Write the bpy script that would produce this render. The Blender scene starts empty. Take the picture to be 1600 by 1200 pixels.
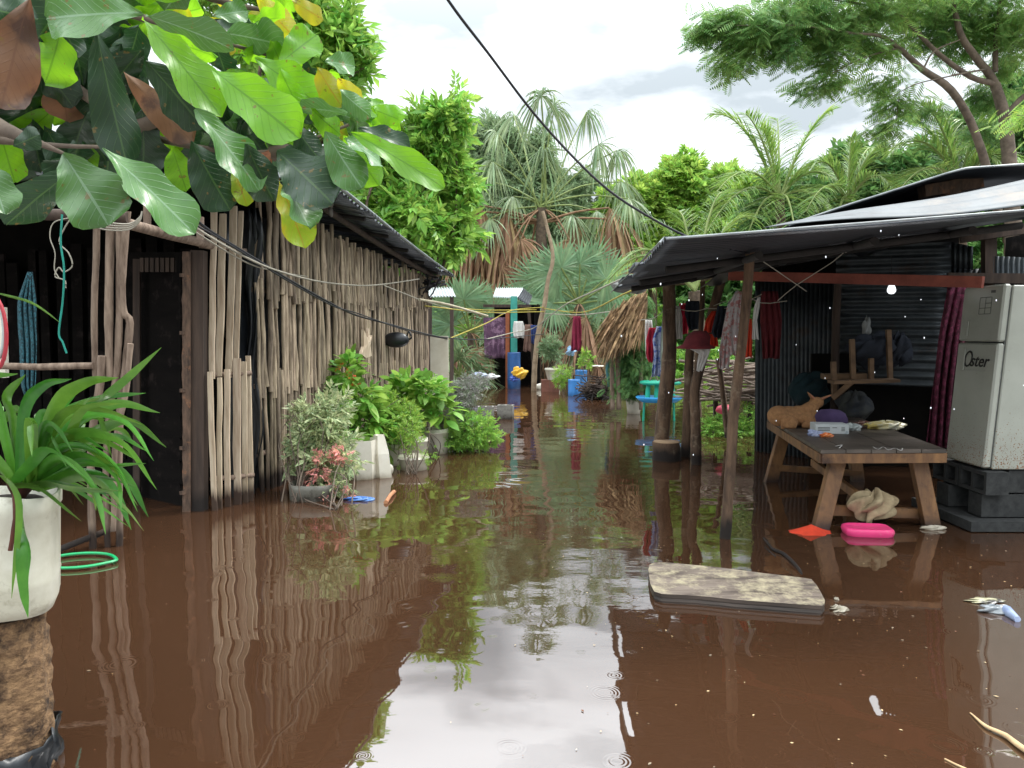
import bpy, math, random
import numpy as np
from mathutils import Vector, Matrix, noise as mnoise
random.seed(7); rng = np.random.default_rng(7)
C = bpy.context.scene.collection
R = math.radians
# ---------------------------------------------------------------- camera geometry
F, CH, PITCH = 1200.0, 1.5, math.atan(80/1200)   # focal length in photo pixels, eye height, downward pitch
def ray(px, py):
    u, v = (px-800)/F, (600-py)/F
    return np.array([u, math.cos(PITCH)+math.sin(PITCH)*v, -math.sin(PITCH)+math.cos(PITCH)*v])
def A(px, py, Y):
    d = ray(px, py); return np.array([0, 0, CH]) + d*(Y/d[1])
def dep(Y): return Y/(1+Y/72)
def Am(px, py, Y): return A(px, py, dep(Y))
def Bm(px, Y, z=0): return np.array([A(px, 560, dep(Y))[0], dep(Y), z])
def B(px, Y, z=0): return np.array([A(px, 560, Y)[0], Y, z])
def G(px, py, z=0.0):
    d = ray(px, py); return np.array([0, 0, CH]) + d*((z-CH)/d[2])
def nrm(v):
    v = np.asarray(v, float); return v/(np.linalg.norm(v)+1e-12)
# ---------------------------------------------------------------- mesh builder
class MB:
    def __init__(s):
        s.v=[]; s.n=0; s.L=[]; s.S=[]; s.M=[]; s.SM=[]; s.U=[]
    def add(s, verts, faces, mi=0, smooth=False, uv=None):
        verts=np.asarray(verts,float).reshape(-1,3)
        if isinstance(faces,np.ndarray):
            f=faces; s.L.append(f.reshape(-1)+s.n); s.S.append(np.full(len(f),f.shape[1])); nf=len(f)
        else:
            s.L.append(np.array([i for f in faces for i in f])+s.n); s.S.append(np.array([len(f) for f in faces])); nf=len(faces)
        s.M.append(np.full(nf,mi)); s.SM.append(np.full(nf,smooth))
        s.U.append(np.asarray(uv,float) if uv is not None else np.zeros((len(verts),2)))
        s.v.append(verts); s.n+=len(verts); return s
    def inst(s, tv, tf, Rm, P, mi=0, smooth=False):
        tv=np.asarray(tv,float); tf=np.asarray(tf); N=len(P); K=len(tv)
        V=np.einsum('kj,njm->nkm',tv,Rm)+P[:,None,:]
        f=(tf[None]+(np.arange(N)*K)[:,None,None]).reshape(-1,tf.shape[1])
        return s.add(V.reshape(-1,3),f,mi,smooth)
    def box(s, c, size, rz=0, mi=0, tilt=None):
        h=np.array(size)/2
        v=np.array([[x,y,z] for x in(-1,1) for y in(-1,1) for z in(-1,1)])*h
        m=Matrix.Rotation(rz,3,'Z')
        if tilt: m=m@Matrix.Rotation(tilt[0],3,'X')@Matrix.Rotation(tilt[1],3,'Y')
        v=v@np.array(m).T+np.array(c)
        return s.add(v,[(0,1,3,2),(4,6,7,5),(0,4,5,1),(2,3,7,6),(0,2,6,4),(1,5,7,3)],mi)
    def beam(s, a, b, w, h, up=(0,0,1), mi=0, w2=None, h2=None):
        a=np.asarray(a,float); b=np.asarray(b,float); d=nrm(b-a); sd=nrm(np.cross(d,up)); u=np.cross(sd,d)
        w2=w2 or w; h2=h2 or h
        v=[a+sd*x*w/2+u*z*h/2 for x,z in((-1,-1),(1,-1),(1,1),(-1,1))]+[b+sd*x*w2/2+u*z*h2/2 for x,z in((-1,-1),(1,-1),(1,1),(-1,1))]
        return s.add(v,[(3,2,1,0),(4,5,6,7),(0,1,5,4),(1,2,6,5),(2,3,7,6),(3,0,4,7)],mi)
    def tube(s, pts, r, n=8, mi=0, cap=True, smooth=True, rough=0, sub=1, flat=1.0):
        pts=np.asarray(pts,float)
        rr=np.full(len(pts),r,float) if np.isscalar(r) else np.interp(np.linspace(0,1,len(pts)),np.linspace(0,1,len(r)),r)
        if sub>1: pts,rr=spline(pts,sub),np.interp(np.linspace(0,1,(len(pts)-1)*sub+1),np.linspace(0,1,len(pts)),rr)
        m=len(pts); t=np.gradient(pts,axis=0); t/=np.linalg.norm(t,axis=1)[:,None]+1e-12
        ref=np.array([0,0,1.]) if abs(t[:,2]).mean()<.8 else np.array([0,1.,0])
        a=np.cross(t,ref); a/=np.linalg.norm(a,axis=1)[:,None]+1e-12; b=np.cross(t,a)*flat
        th=np.arange(n)*2*math.pi/n
        rad=rr[:,None]*np.ones(n)
        if rough: rad=rad*(1+rough*(rng.random((m,n))-.5)+rough*.8*(rng.random((1,n))-.5))
        V=pts[:,None]+(a[:,None]*np.cos(th)[None,:,None]+b[:,None]*np.sin(th)[None,:,None])*rad[:,:,None]
        i=np.arange(m-1)[:,None]*n; j=np.arange(n)[None]; k=(j+1)%n
        f=np.stack([i+j,i+k,i+n+k,i+n+j],-1).reshape(-1,4)
        u=np.stack(np.broadcast_arrays(j/n,np.arange(m)[:,None]/m),-1).reshape(-1,2)
        s.add(V.reshape(-1,3),f,mi,smooth,u)
        if cap: s.add(V[0],[tuple(range(n))],mi); s.add(V[-1],[tuple(range(n-1,-1,-1))],mi)
        return s
    def grid(s, Gp, mi=0, smooth=True, uv=True):
        Gp=np.asarray(Gp,float); m,n=Gp.shape[:2]
        i=np.arange(m-1)[:,None]*n; j=np.arange(n-1)[None]
        f=np.stack([i+j,i+j+1,i+n+j+1,i+n+j],-1).reshape(-1,4)
        u=np.stack(np.meshgrid(np.linspace(0,1,n),np.linspace(0,1,m)),-1).reshape(-1,2)
        return s.add(Gp.reshape(-1,3),f,mi,smooth,u)
    def lathe(s, prof, c, n=24, mi=0, sq=0, smooth=True, lean=(0,0), rz=0, sy=1.0):
        c=np.asarray(c,float); th=np.arange(n+1)*2*math.pi/n
        k=1.0/np.maximum(np.abs(np.cos(th)),np.abs(np.sin(th)))
        k=1+(np.minimum(k,1.22)-1)*sq
        g=[]
        for r,z in prof:
            x=np.cos(th)*r*k; y=np.sin(th)*r*k*sy
            g.append(np.stack([c[0]+x*math.cos(rz)-y*math.sin(rz)+lean[0]*z,c[1]+x*math.sin(rz)+y*math.cos(rz)+lean[1]*z,np.full(n+1,c[2]+z)],-1))
        return s.grid(g,mi,smooth)
    def ell(s, c, r, n=12, mi=0, smooth=True, wob=0, rz=0, axis=None):
        c=np.asarray(c,float); r=np.ones(3)*r; m=max(6,n//2+1)
        ph=np.linspace(0,math.pi,m)[:,None]; th=np.linspace(0,2*math.pi,n+1)[None]
        k=np.ones((m,n+1))
        if wob:
            k=1+wob*(rng.random((m,n+1))-.5); k[:,-1]=k[:,0]; k[0]=1; k[-1]=1
        g=np.stack([np.sin(ph)*np.cos(th)*r[0]*k,np.sin(ph)*np.sin(th)*r[1]*k,np.cos(ph)*np.ones_like(th)*r[2]*k],-1)
        if rz: 
            q=np.array(Matrix.Rotation(rz,3,'Z')); g=g@q.T
        return s.grid(g+c,mi,smooth)
    def blades(s, P0, D, Nn, L, W, droop, S=4, mi=0, prof='lance', twist=0):
        P0=np.asarray(P0,float); D=np.asarray(D,float); N=len(P0)
        D=D/(np.linalg.norm(D,axis=1)[:,None]+1e-9)
        L=np.ones(N)*L; W=np.ones(N)*W; droop=np.ones(N)*droop
        t=np.linspace(0,1,S+1)
        cl=P0[:,None]+D[:,None]*(L[:,None]*t)[:,:,None]
        cl[:,:,2]-=(droop*L)[:,None]*t[None]**2
        w={'lance':np.interp(t,[0,.25,.6,1],[.35,1,.8,.03]),'fan':np.interp(t,[0,.55,1],[.06,1,.04]),'leaf':np.interp(t,[0,.2,.5,.8,1],[.08,.75,1,.7,.05]),'even':np.interp(t,[0,.8,1],[1,.9,.3])}[prof]
        sd=np.cross(D,np.asarray(Nn,float)); sd/=np.linalg.norm(sd,axis=1)[:,None]+1e-9
        off=sd[:,None]*(W[:,None]*w[None])[:,:,None]/2
        V=np.stack([cl-off,cl+off],2)  # N,S+1,2,3
        i=np.arange(N)[:,None]*(S+1)*2; j=np.arange(S)[None]*2
        f=np.stack([i+j,i+j+1,i+j+3,i+j+2],-1).reshape(-1,4)
        return s.add(V.reshape(-1,3),f,mi,True)
    def build(s, name, mats, parent=None, mods=(), top=None):
        V=np.concatenate(s.v); L=np.concatenate(s.L).astype(np.int32); S=np.concatenate(s.S)
        if parent is not None: base=ROOT[parent.name]
        else: base=np.array([(V[:,0].min()+V[:,0].max())/2,(V[:,1].min()+V[:,1].max())/2,V[:,2].min()])
        me=bpy.data.meshes.new(name); me.vertices.add(len(V)); me.vertices.foreach_set('co',(V-base).astype(np.float32).ravel())
        me.loops.add(len(L)); me.loops.foreach_set('vertex_index',L)
        me.polygons.add(len(S)); me.polygons.foreach_set('loop_start',(np.cumsum(S)-S).astype(np.int32))
        if not isinstance(mats,(list,tuple)): mats=[mats]
        for m in mats: me.materials.append(m)
        me.polygons.foreach_set('material_index',np.concatenate(s.M).astype(np.int32))
        me.polygons.foreach_set('use_smooth',np.concatenate(s.SM).astype(bool))
        U=np.concatenate(s.U)
        uv=me.uv_layers.new(name='UVMap'); uv.data.foreach_set('uv',U[L].astype(np.float32).ravel())
        me.update(calc_edges=True)
        o=bpy.data.objects.new(name,me); C.objects.link(o)
        if parent is not None: o.parent=parent; ROOT[o.name]=base
        else: o.location=base; ROOT[o.name]=base
        for kind,kw in mods:
            md=o.modifiers.new(kind.lower(),kind)
            for k,v in kw.items(): setattr(md,k,v)
        return o
ROOT={}
def spline(p, sub):
    p=np.asarray(p,float); q=np.vstack([2*p[0]-p[1],p,2*p[-1]-p[-2]]); out=[]
    for i in range(len(p)-1):
        a,b,c,d=q[i:i+4]
        for k in range(sub):
            t=k/sub; out.append(.5*((2*b)+(c-a)*t+(2*a-5*b+4*c-d)*t*t+(3*b-a-3*c+d)*t**3))
    out.append(p[-1]); return np.array(out)
def tag(o, label=None, cat=None, group=None, kind=None):
    if label: o['label']=label
    if cat: o['category']=cat
    if group: o['group']=group
    if kind: o['kind']=kind
    return o
def thing(name, label, cat, loc, group=None):
    o=bpy.data.objects.new(name,None); C.objects.link(o); o.location=[float(x) for x in loc]; o.empty_display_size=.1
    ROOT[o.name]=np.array(loc,float); return tag(o,label,cat,group)
# ---------------------------------------------------------------- materials
def nodes(m): 
    m.use_nodes=True; t=m.node_tree; t.nodes.clear(); return t, t.nodes, t.links
def hexc(h):
    h=h.lstrip('#'); c=[int(h[i:i+2],16)/255 for i in(0,2,4)]
    return tuple((x/12.92 if x<=.04045 else ((x+.055)/1.055)**2.4) for x in c)+(1,)
def lin(c): return hexc(c) if isinstance(c,str) else tuple(c)+(1,)
def mat(name, c1, c2=None, rough=.8, scale=6, stretch=(1,1,1), bump=0, bscale=30, island=0, trans=0, tcol=None, spec=.5, metal=0, c3=None, s3=3, t3=(.55,.65), detail=6, coord='Object', alpha=None, lowdirt=None):
    m=bpy.data.materials.new(name); t,n,l=nodes(m)
    out=n.new('ShaderNodeOutputMaterial'); bs=n.new('ShaderNodeBsdfPrincipled')
    tc=n.new('ShaderNodeTexCoord'); mp=n.new('ShaderNodeMapping'); mp.inputs['Scale'].default_value=stretch
    l.new(tc.outputs[coord],mp.inputs[0])
    no=n.new('ShaderNodeTexNoise'); no.inputs['Scale'].default_value=scale; no.inputs['Detail'].default_value=detail; no.inputs['Roughness'].default_value=.65
    l.new(mp.outputs[0],no.inputs['Vector'])
    rp=n.new('ShaderNodeMapRange'); rp.inputs[1].default_value=.35; rp.inputs[2].default_value=.65; l.new(no.outputs[0],rp.inputs[0])
    mx=n.new('ShaderNodeMix'); mx.data_type='RGBA'; mx.inputs[6].default_value=lin(c1); mx.inputs[7].default_value=lin(c2 or c1); l.new(rp.outputs[0],mx.inputs[0]); col=mx.outputs[2]
    if c3:
        n3=n.new('ShaderNodeTexNoise'); n3.inputs['Scale'].default_value=s3; n3.inputs['Detail'].default_value=8; n3.inputs['Roughness'].default_value=.7; l.new(tc.outputs[coord],n3.inputs['Vector'])
        r3=n.new('ShaderNodeMapRange'); r3.inputs[1].default_value=t3[0]; r3.inputs[2].default_value=t3[1]; l.new(n3.outputs[0],r3.inputs[0])
        m3=n.new('ShaderNodeMix'); m3.data_type='RGBA'; m3.inputs[7].default_value=lin(c3); l.new(r3.outputs[0],m3.inputs[0]); l.new(col,m3.inputs[6]); col=m3.outputs[2]
    if lowdirt:  # tide line of wet silt: world height
        ge=n.new('ShaderNodeNewGeometry'); sx=n.new('ShaderNodeSeparateXYZ'); l.new(ge.outputs['Position'],sx.inputs[0])
        ad=n.new('ShaderNodeMath'); ad.operation='MULTIPLY_ADD'; ad.inputs[1].default_value=.25; l.new(no.outputs[0],ad.inputs[0]); l.new(sx.outputs[2],ad.inputs[2])
        rd=n.new('ShaderNodeMapRange'); rd.inputs[1].default_value=lowdirt[1]+.12; rd.inputs[2].default_value=lowdirt[1]+.22; rd.inputs[3].default_value=1; rd.inputs[4].default_value=0; l.new(ad.outputs[0],rd.inputs[0])
        md=n.new('ShaderNodeMix'); md.data_type='RGBA'; md.inputs[7].default_value=lin(lowdirt[0]); l.new(rd.outputs[0],md.inputs[0]); l.new(col,md.inputs[6]); col=md.outputs[2]
    if island:
        ge=n.new('ShaderNodeNewGeometry'); hs=n.new('ShaderNodeHueSaturation')
        a=n.new('ShaderNodeMapRange'); a.inputs[3].default_value=1-island; a.inputs[4].default_value=1+island; l.new(ge.outputs['Random Per Island'],a.inputs[0]); l.new(a.outputs[0],hs.inputs['Value'])
        b=n.new('ShaderNodeMath'); b.operation='MULTIPLY'; b.inputs[1].default_value=7.31; l.new(ge.outputs['Random Per Island'],b.inputs[0])
        fr=n.new('ShaderNodeMath'); fr.operation='FRACT'; l.new(b.outputs[0],fr.inputs[0])
        c=n.new('ShaderNodeMapRange'); hv=.03 if trans else .008; c.inputs[3].default_value=.5-hv; c.inputs[4].default_value=.5+hv*.7; l.new(fr.outputs[0],c.inputs[0]); l.new(c.outputs[0],hs.inputs['Hue'])
        l.new(col,hs.inputs['Color']); col=hs.outputs[0]
    l.new(col,bs.inputs['Base Color']); bs.inputs['Roughness'].default_value=rough; bs.inputs['Metallic'].default_value=metal; bs.inputs['Specular IOR Level'].default_value=spec
    if bump:
        nb=n.new('ShaderNodeTexNoise'); nb.inputs['Scale'].default_value=bscale; nb.inputs['Detail'].default_value=5; l.new(mp.outputs[0],nb.inputs['Vector'])
        bp=n.new('ShaderNodeBump'); bp.inputs['Strength'].default_value=min(1,bump*30); bp.inputs['Distance'].default_value=bump; l.new(nb.outputs[0],bp.inputs['Height']); l.new(bp.outputs[0],bs.inputs['Normal'])
    sh=bs.outputs[0]
    if trans:
        tr=n.new('ShaderNodeBsdfTranslucent'); 
        hh=n.new('ShaderNodeHueSaturation'); hh.inputs['Saturation'].default_value=.95; hh.inputs['Value'].default_value=1.4; hh.inputs['Hue'].default_value=.485; l.new(col,hh.inputs['Color']); l.new(hh.outputs[0],tr.inputs[0])
        ms=n.new('ShaderNodeMixShader'); ms.inputs[0].default_value=trans; l.new(sh,ms.inputs[1]); l.new(tr.outputs[0],ms.inputs[2]); sh=ms.outputs[0]
    l.new(sh,out.inputs[0]); return m
def leafmat(name, top, bright, tr=.45, rough=.35, vein='#9db54a', island=.25, spot=None):
    """broad leaf with midrib and side veins from its own UV"""
    m=bpy.data.materials.new(name); t,n,l=nodes(m)
    out=n.new('ShaderNodeOutputMaterial'); bs=n.new('ShaderNodeBsdfPrincipled'); uv=n.new('ShaderNodeTexCoord'); sp=n.new('ShaderNodeSeparateXYZ'); l.new(uv.outputs['UV'],sp.inputs[0])
    def M(op,a,b=None,c=None):
        x=n.new('ShaderNodeMath'); x.operation=op
        for i,q in enumerate((a,b,c)):
            if q is None: continue
            if isinstance(q,(int,float)): x.inputs[i].default_value=q
            else: l.new(q,x.inputs[i])
        return x.outputs[0]
    au=M('ABSOLUTE',M('SUBTRACT',sp.outputs[0],.5))
    rib=M('LESS_THAN',au,.022)
    s=M('SINE',M('MULTIPLY',M('SUBTRACT',sp.outputs[1],M('MULTIPLY',au,.55)),62))
    sv=n.new('ShaderNodeMapRange'); sv.inputs[1].default_value=.9; sv.inputs[2].default_value=1; sv.inputs[4].default_value=.5; l.new(s,sv.inputs[0])
    veins=M('MAXIMUM',rib,sv.outputs[0])
    no=n.new('ShaderNodeTexNoise'); no.inputs['Scale'].default_value=14; no.inputs['Detail'].default_value=5; l.new(uv.outputs['Object'],no.inputs['Vector'])
    mx=n.new('ShaderNodeMix'); mx.data_type='RGBA'; mx.inputs[6].default_value=lin(top); mx.inputs[7].default_value=lin(bright); l.new(no.outputs[0],mx.inputs[0]); col=mx.outputs[2]
    if spot:
        n3=n.new('ShaderNodeTexNoise'); n3.inputs['Scale'].default_value=9; n3.inputs['Detail'].default_value=6; l.new(uv.outputs['Object'],n3.inputs['Vector'])
        r3=n.new('ShaderNodeMapRange'); r3.inputs[1].default_value=.52; r3.inputs[2].default_value=.6; l.new(n3.outputs[0],r3.inputs[0])
        m3=n.new('ShaderNodeMix'); m3.data_type='RGBA'; m3.inputs[7].default_value=lin(spot); l.new(r3.outputs[0],m3.inputs[0]); l.new(col,m3.inputs[6]); col=m3.outputs[2]
    n5=n.new('ShaderNodeTexNoise'); n5.inputs['Scale'].default_value=38; n5.inputs['Detail'].default_value=3; l.new(uv.outputs['Object'],n5.inputs['Vector'])
    r5=n.new('ShaderNodeMapRange'); r5.inputs[1].default_value=.66; r5.inputs[2].default_value=.70; r5.inputs[4].default_value=.75; l.new(n5.outputs[0],r5.inputs[0])
    m5=n.new('ShaderNodeMix'); m5.data_type='RGBA'; m5.inputs[7].default_value=lin('#6b5626'); l.new(r5.outputs[0],m5.inputs[0]); l.new(col,m5.inputs[6]); col=m5.outputs[2]
    mv=n.new('ShaderNodeMix'); mv.data_type='RGBA'; mv.inputs[7].default_value=lin(vein); l.new(M('MULTIPLY',veins,.45),mv.inputs[0]); l.new(col,mv.inputs[6]); col=mv.outputs[2]
    ge=n.new('ShaderNodeNewGeometry'); hs=n.new('ShaderNodeHueSaturation'); a=n.new('ShaderNodeMapRange'); a.inputs[3].default_value=1-island; a.inputs[4].default_value=1+island; l.new(ge.outputs['Random Per Island'],a.inputs[0]); l.new(a.outputs[0],hs.inputs['Value']); l.new(col,hs.inputs['Color']); col=hs.outputs[0]
    l.new(col,bs.inputs['Base Color']); bs.inputs['Roughness'].default_value=rough; bs.inputs['Specular IOR Level'].default_value=.6
    bp=n.new('ShaderNodeBump'); bp.inputs['Strength'].default_value=.6; bp.inputs['Distance'].default_value=.002; bp.invert=True; l.new(M('ADD',veins,M('MULTIPLY',no.outputs[0],.8)),bp.inputs['Height']); l.new(bp.outputs[0],bs.inputs['Normal'])
    tr_=n.new('ShaderNodeBsdfTranslucent'); hh=n.new('ShaderNodeHueSaturation'); hh.inputs['Value'].default_value=1.9; hh.inputs['Hue'].default_value=.48; l.new(col,hh.inputs['Color']); l.new(hh.outputs[0],tr_.inputs[0])
    ms=n.new('ShaderNodeMixShader'); ms.inputs[0].default_value=tr; l.new(bs.outputs[0],ms.inputs[1]); l.new(tr_.outputs[0],ms.inputs[2]); l.new(ms.outputs[0],out.inputs[0]); return m
# ================================================================ palette
stick=mat('weathered_stick','#a8977f','#5f5244',rough=.9,scale=26,stretch=(1,1,.12),bump=.008,bscale=60,island=.45,lowdirt=('#2e2119',.12))
paleslat=mat('pale_split_slat','#c4b49c','#97846c',rough=.85,scale=22,stretch=(1,1,.1),bump=.004,bscale=60,island=.15,lowdirt=('#3a2a1e',.1))
pole=mat('grey_bark_pole','#8c7a69','#5b4b3e',rough=.9,scale=20,stretch=(1,1,.2),bump=.008,bscale=50,island=.2,lowdirt=('#2c2018',.08))
brownpole=mat('brown_bark_pole','#6f5743','#3c2d22',rough=.9,scale=16,stretch=(1,1,.2),bump=.01,bscale=40,c3='#8a7a66',s3=4,t3=(.55,.7),lowdirt=('#1d1510',.1))
darkwood=mat('dark_door_wood','#161311','#0d0b0a',rough=.95,spec=.12,scale=10,stretch=(.15,.15,1),bump=.004,bscale=40,c3='#282220',s3=5)  # the door's shade inside the porch is put into this near-black colour
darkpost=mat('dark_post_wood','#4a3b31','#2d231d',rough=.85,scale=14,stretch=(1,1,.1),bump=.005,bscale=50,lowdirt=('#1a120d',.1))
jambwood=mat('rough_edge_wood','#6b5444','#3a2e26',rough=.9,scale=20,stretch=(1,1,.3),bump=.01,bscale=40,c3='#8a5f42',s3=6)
shadeboard=mat('shade_dark_board','#14120f','#0d0c0b',rough=1,spec=.1)  # dark void of the hut interiors: shade put into the wall colour
boardm=mat('pale_board_paint','#dcd5c2','#c8bfa8',rough=.8,scale=3,lowdirt=('#8a7a62',.3))
blackplastic=mat('black_plastic','#121416','#1c2024',rough=.35,scale=5,bump=.01,bscale=12)
tin_dark=mat('aged_tin','#4a4d52','#33363b',rough=.45,scale=3,metal=.7,stretch=(.4,.4,1),c3='#3c2f28',s3=2,t3=(.6,.75))
tin=mat('galvanised_tin','#5d6265','#484c4f',rough=.6,scale=4,metal=.1,c3='#74695e',s3=1.6,t3=(.58,.75),spec=.6)
tin_wall=mat('dull_tin_wall','#4c5154','#34393c',rough=.5,scale=4,metal=.5,c3='#4a382c',s3=2.2,t3=(.55,.7))
tin_edge=mat('bright_tin_edge','#909494','#6f7476',rough=.4,scale=8,metal=.2)
tablewood=mat('stained_table_wood','#866039','#5c3f27',rough=.6,scale=10,stretch=(1,1,.2),bump=.003,bscale=50,c3='#3a2417',s3=5,t3=(.5,.7),lowdirt=('#2b1a10',.02))
tabletop=mat('worn_tabletop','#5c5249','#3a332d',rough=.5,scale=7,stretch=(.4,1,1),bump=.002,bscale=60,c3='#6b6158',s3=9,t3=(.58,.75))
redpaint=mat('faded_red_paint','#8e4a3a','#6e3428',rough=.6,scale=6)
curtainm=mat('burgundy_cloth','#5e2237','#3f1524',rough=.9,scale=16,c3='#7d3350',s3=22,t3=(.5,.56))
enamel=mat('off_white_enamel','#a3a59a','#94968b',rough=.3,scale=2,c3='#6b4a30',s3=38,t3=(.66,.72),spec=.6)
_t=enamel.node_tree; _n=_t.nodes; _l=_t.links; _b=[q for q in _n if q.type=='BSDF_PRINCIPLED'][0]; _src=_b.inputs['Base Color'].links[0].from_socket
_ge=_n.new('ShaderNodeNewGeometry'); _sx=_n.new('ShaderNodeSeparateXYZ'); _l.new(_ge.outputs['Position'],_sx.inputs[0]); _no=_n.new('ShaderNodeTexNoise'); _no.inputs['Scale'].default_value=95; _no.inputs['Detail'].default_value=4; _l.new(_ge.outputs['Position'],_no.inputs['Vector'])
_mr=_n.new('ShaderNodeMapRange'); _mr.inputs[1].default_value=.45; _mr.inputs[2].default_value=1.15; _mr.inputs[3].default_value=.56; _mr.inputs[4].default_value=.80; _l.new(_sx.outputs[2],_mr.inputs[0])
_gt=_n.new('ShaderNodeMath'); _gt.operation='GREATER_THAN'; _l.new(_no.outputs[0],_gt.inputs[0]); _l.new(_mr.outputs[0],_gt.inputs[1])
_mx=_n.new('ShaderNodeMix'); _mx.data_type='RGBA'; _mx.inputs[7].default_value=lin('#7a4f2c'); _l.new(_gt.outputs[0],_mx.inputs[0]); _l.new(_src,_mx.inputs[6]); _l.new(_mx.outputs[2],_b.inputs['Base Color'])
gasket=mat('grey_gasket','#5d5f5c','#4a4c4a',rough=.6)
inkblack=mat('black_ink','#0c0c0d',rough=.5)
concrete=mat('grey_concrete_block','#8b8880','#6b6862',rough=.95,scale=20,bump=.005,bscale=70,lowdirt=('#3a332c',.02))
darkconc=mat('dark_concrete_block','#383938','#262727',rough=.95,scale=20,bump=.005,bscale=70)
whiteplastic=mat('dirty_white_plastic','#d9d4c6','#c9c2b0',rough=.45,scale=4,c3='#8f8468',s3=7,t3=(.6,.78),trans=.0,lowdirt=('#7d705a',-.02))
bucketm=mat('scratched_white_bucket','#d2cfc0','#b5b09c',rough=.45,scale=3.5,bump=.003,bscale=14,c3='#857c64',s3=8,t3=(.56,.74))
bark=mat('shaggy_palm_bark','#86694a','#5a432e',rough=1,scale=26,stretch=(1,1,1.6),bump=.022,bscale=38,c3='#2b1d13',s3=11,t3=(.48,.62))
soil=mat('potting_soil','#2f231a','#1d150f',rough=1,bump=.01)
trunkm=mat('tree_bark','#6a5a4a','#43382e',rough=.95,scale=10,bump=.01,bscale=20)
limbm=mat('brown_limb_bark','#75675a','#51463d',rough=.95,scale=6,bump=.01,bscale=15)
greenpl=mat('green_plastic','#1aa463','#129055',rough=.35)
blackcable=mat('black_cable','#15151a',rough=.6)
greycable=mat('grey_cable','#a09a8c','#8a8476',rough=.7)
yellowrope=mat('yellow_rope','#a89a3a','#8a7c30',rough=.8)
tealrope=mat('teal_rope','#1f8f80','#15705f',rough=.8)
lichenwood=mat('lichened_plank','#8c7d70','#4f433b',rough=.9,scale=9,stretch=(.3,2,1),bump=.005,bscale=40,c3='#b3a688',s3=9,t3=(.47,.66))
rimwood=mat('wet_plank_edge','#4c4038','#241d18',rough=.5,scale=9,stretch=(.3,1,6),bump=.004,bscale=30)
# foliage
g_mid=mat('leaf_mid_green','#659a3a','#8ab64e',rough=.5,scale=1.2,island=.35,trans=.4)
g_dark=mat('leaf_dark_green','#456f36','#5c8646',rough=.5,scale=1.2,island=.35,trans=.3)
g_bright=mat('leaf_bright_green','#6f9a38','#93b850',rough=.5,scale=1.5,island=.3,trans=.45)
g_grey=mat('leaf_grey_green','#6f8a62','#8a9f78',rough=.6,scale=1.2,island=.25,trans=.3)
g_rain=mat('leaf_feathery_green','#4f7f48','#8aae5c',rough=.6,scale=.5,island=.3,trans=.4)
g_fan=mat('fan_palm_green','#667f58','#869c70',rough=.45,scale=2,island=.25,trans=.3)
g_fanblue=mat('fan_palm_blue_green','#668a64','#86a67c',rough=.45,scale=2,island=.2,trans=.3)
g_coco=mat('coconut_green','#5c8438','#83a550',rough=.4,scale=1.5,island=.3,trans=.35)
g_dry=mat('dry_frond','#a58a68','#85694c',rough=.9,scale=3,island=.3,trans=.15)
g_petiole=mat('petiole_green','#8a9a58','#6f7f48',rough=.6,island=.1)
g_strap=mat('strap_leaf','#376f20','#558f2e',rough=.3,scale=6,island=.3,trans=.25,spec=.6)
g_varieg=mat('cream_edged_leaf','#5f8050','#c9cfa0',rough=.45,scale=34,island=.2,trans=.3)
g_pink=mat('pink_bract','#d98a86','#e2b39a',rough=.6,scale=30,island=.2,trans=.3)
g_orange=mat('orange_flower','#d5581f','#c23c18',rough=.6,island=.2)
g_lilac=mat('silvery_leaf','#66805a','#978a90',rough=.6,scale=20,island=.2,trans=.2)
g_fern=mat('feathery_fern_green','#3f6a34','#5c8444',rough=.7,scale=4,island=.3,trans=.3)
thatchm=mat('dry_thatch','#a88a66','#5e4830',rough=1,scale=8,island=.5)
al_dark=leafmat('almond_leaf_shaded','#142c18','#1f421f',tr=.22,rough=.4,vein='#4a6a34')  # dark green includes the shade of overlapping leaves
al_bright=leafmat('almond_leaf_backlit','#4f8a14','#6fa81c',tr=.5,rough=.36,vein='#2f5c10')  # yellow-green with the sky's backlight put into the colour
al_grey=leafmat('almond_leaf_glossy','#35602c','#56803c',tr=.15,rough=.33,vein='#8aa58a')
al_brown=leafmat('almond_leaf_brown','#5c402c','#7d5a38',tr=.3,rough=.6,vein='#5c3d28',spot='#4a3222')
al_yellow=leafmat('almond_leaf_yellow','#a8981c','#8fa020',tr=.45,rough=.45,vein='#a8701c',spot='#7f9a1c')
# ================================================================ templates
def T_leaf(n=1): return np.array([[0,0,0],[.45,.24,.05],[1,0,-.06],[.45,-.24,.05]]),np.array([[0,3,2,1]])
def T_sprig(k=7,L=.5,seed=1,wd=.3,spread=1.0):
    r=np.random.default_rng(seed); V=[];Fc=[]
    for i in range(k):
        t=(i+.5)/k; p=np.array([t*L,0,0]); a=(i%2*2-1)*(1.0+.3*r.random())*spread*(1-.6*t); b=(r.random()-.5)*1.2
        d=np.array([math.cos(a),math.sin(a)*math.cos(b),math.sin(a)*math.sin(b)*.9]); s=nrm(np.cross(d,[r.random()-.5,r.random()-.5,1])); u=np.cross(s,d); l=.55*(.7+.5*r.random())
        V+=[p,p+d*l*.45+s*wd*l*.5+u*.03,p+d*l-u*.05,p+d*l*.45-s*wd*l*.5+u*.03]; q=len(V)-4; Fc.append([q,q+3,q+2,q+1])
    return np.array(V),np.array(Fc)
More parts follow.
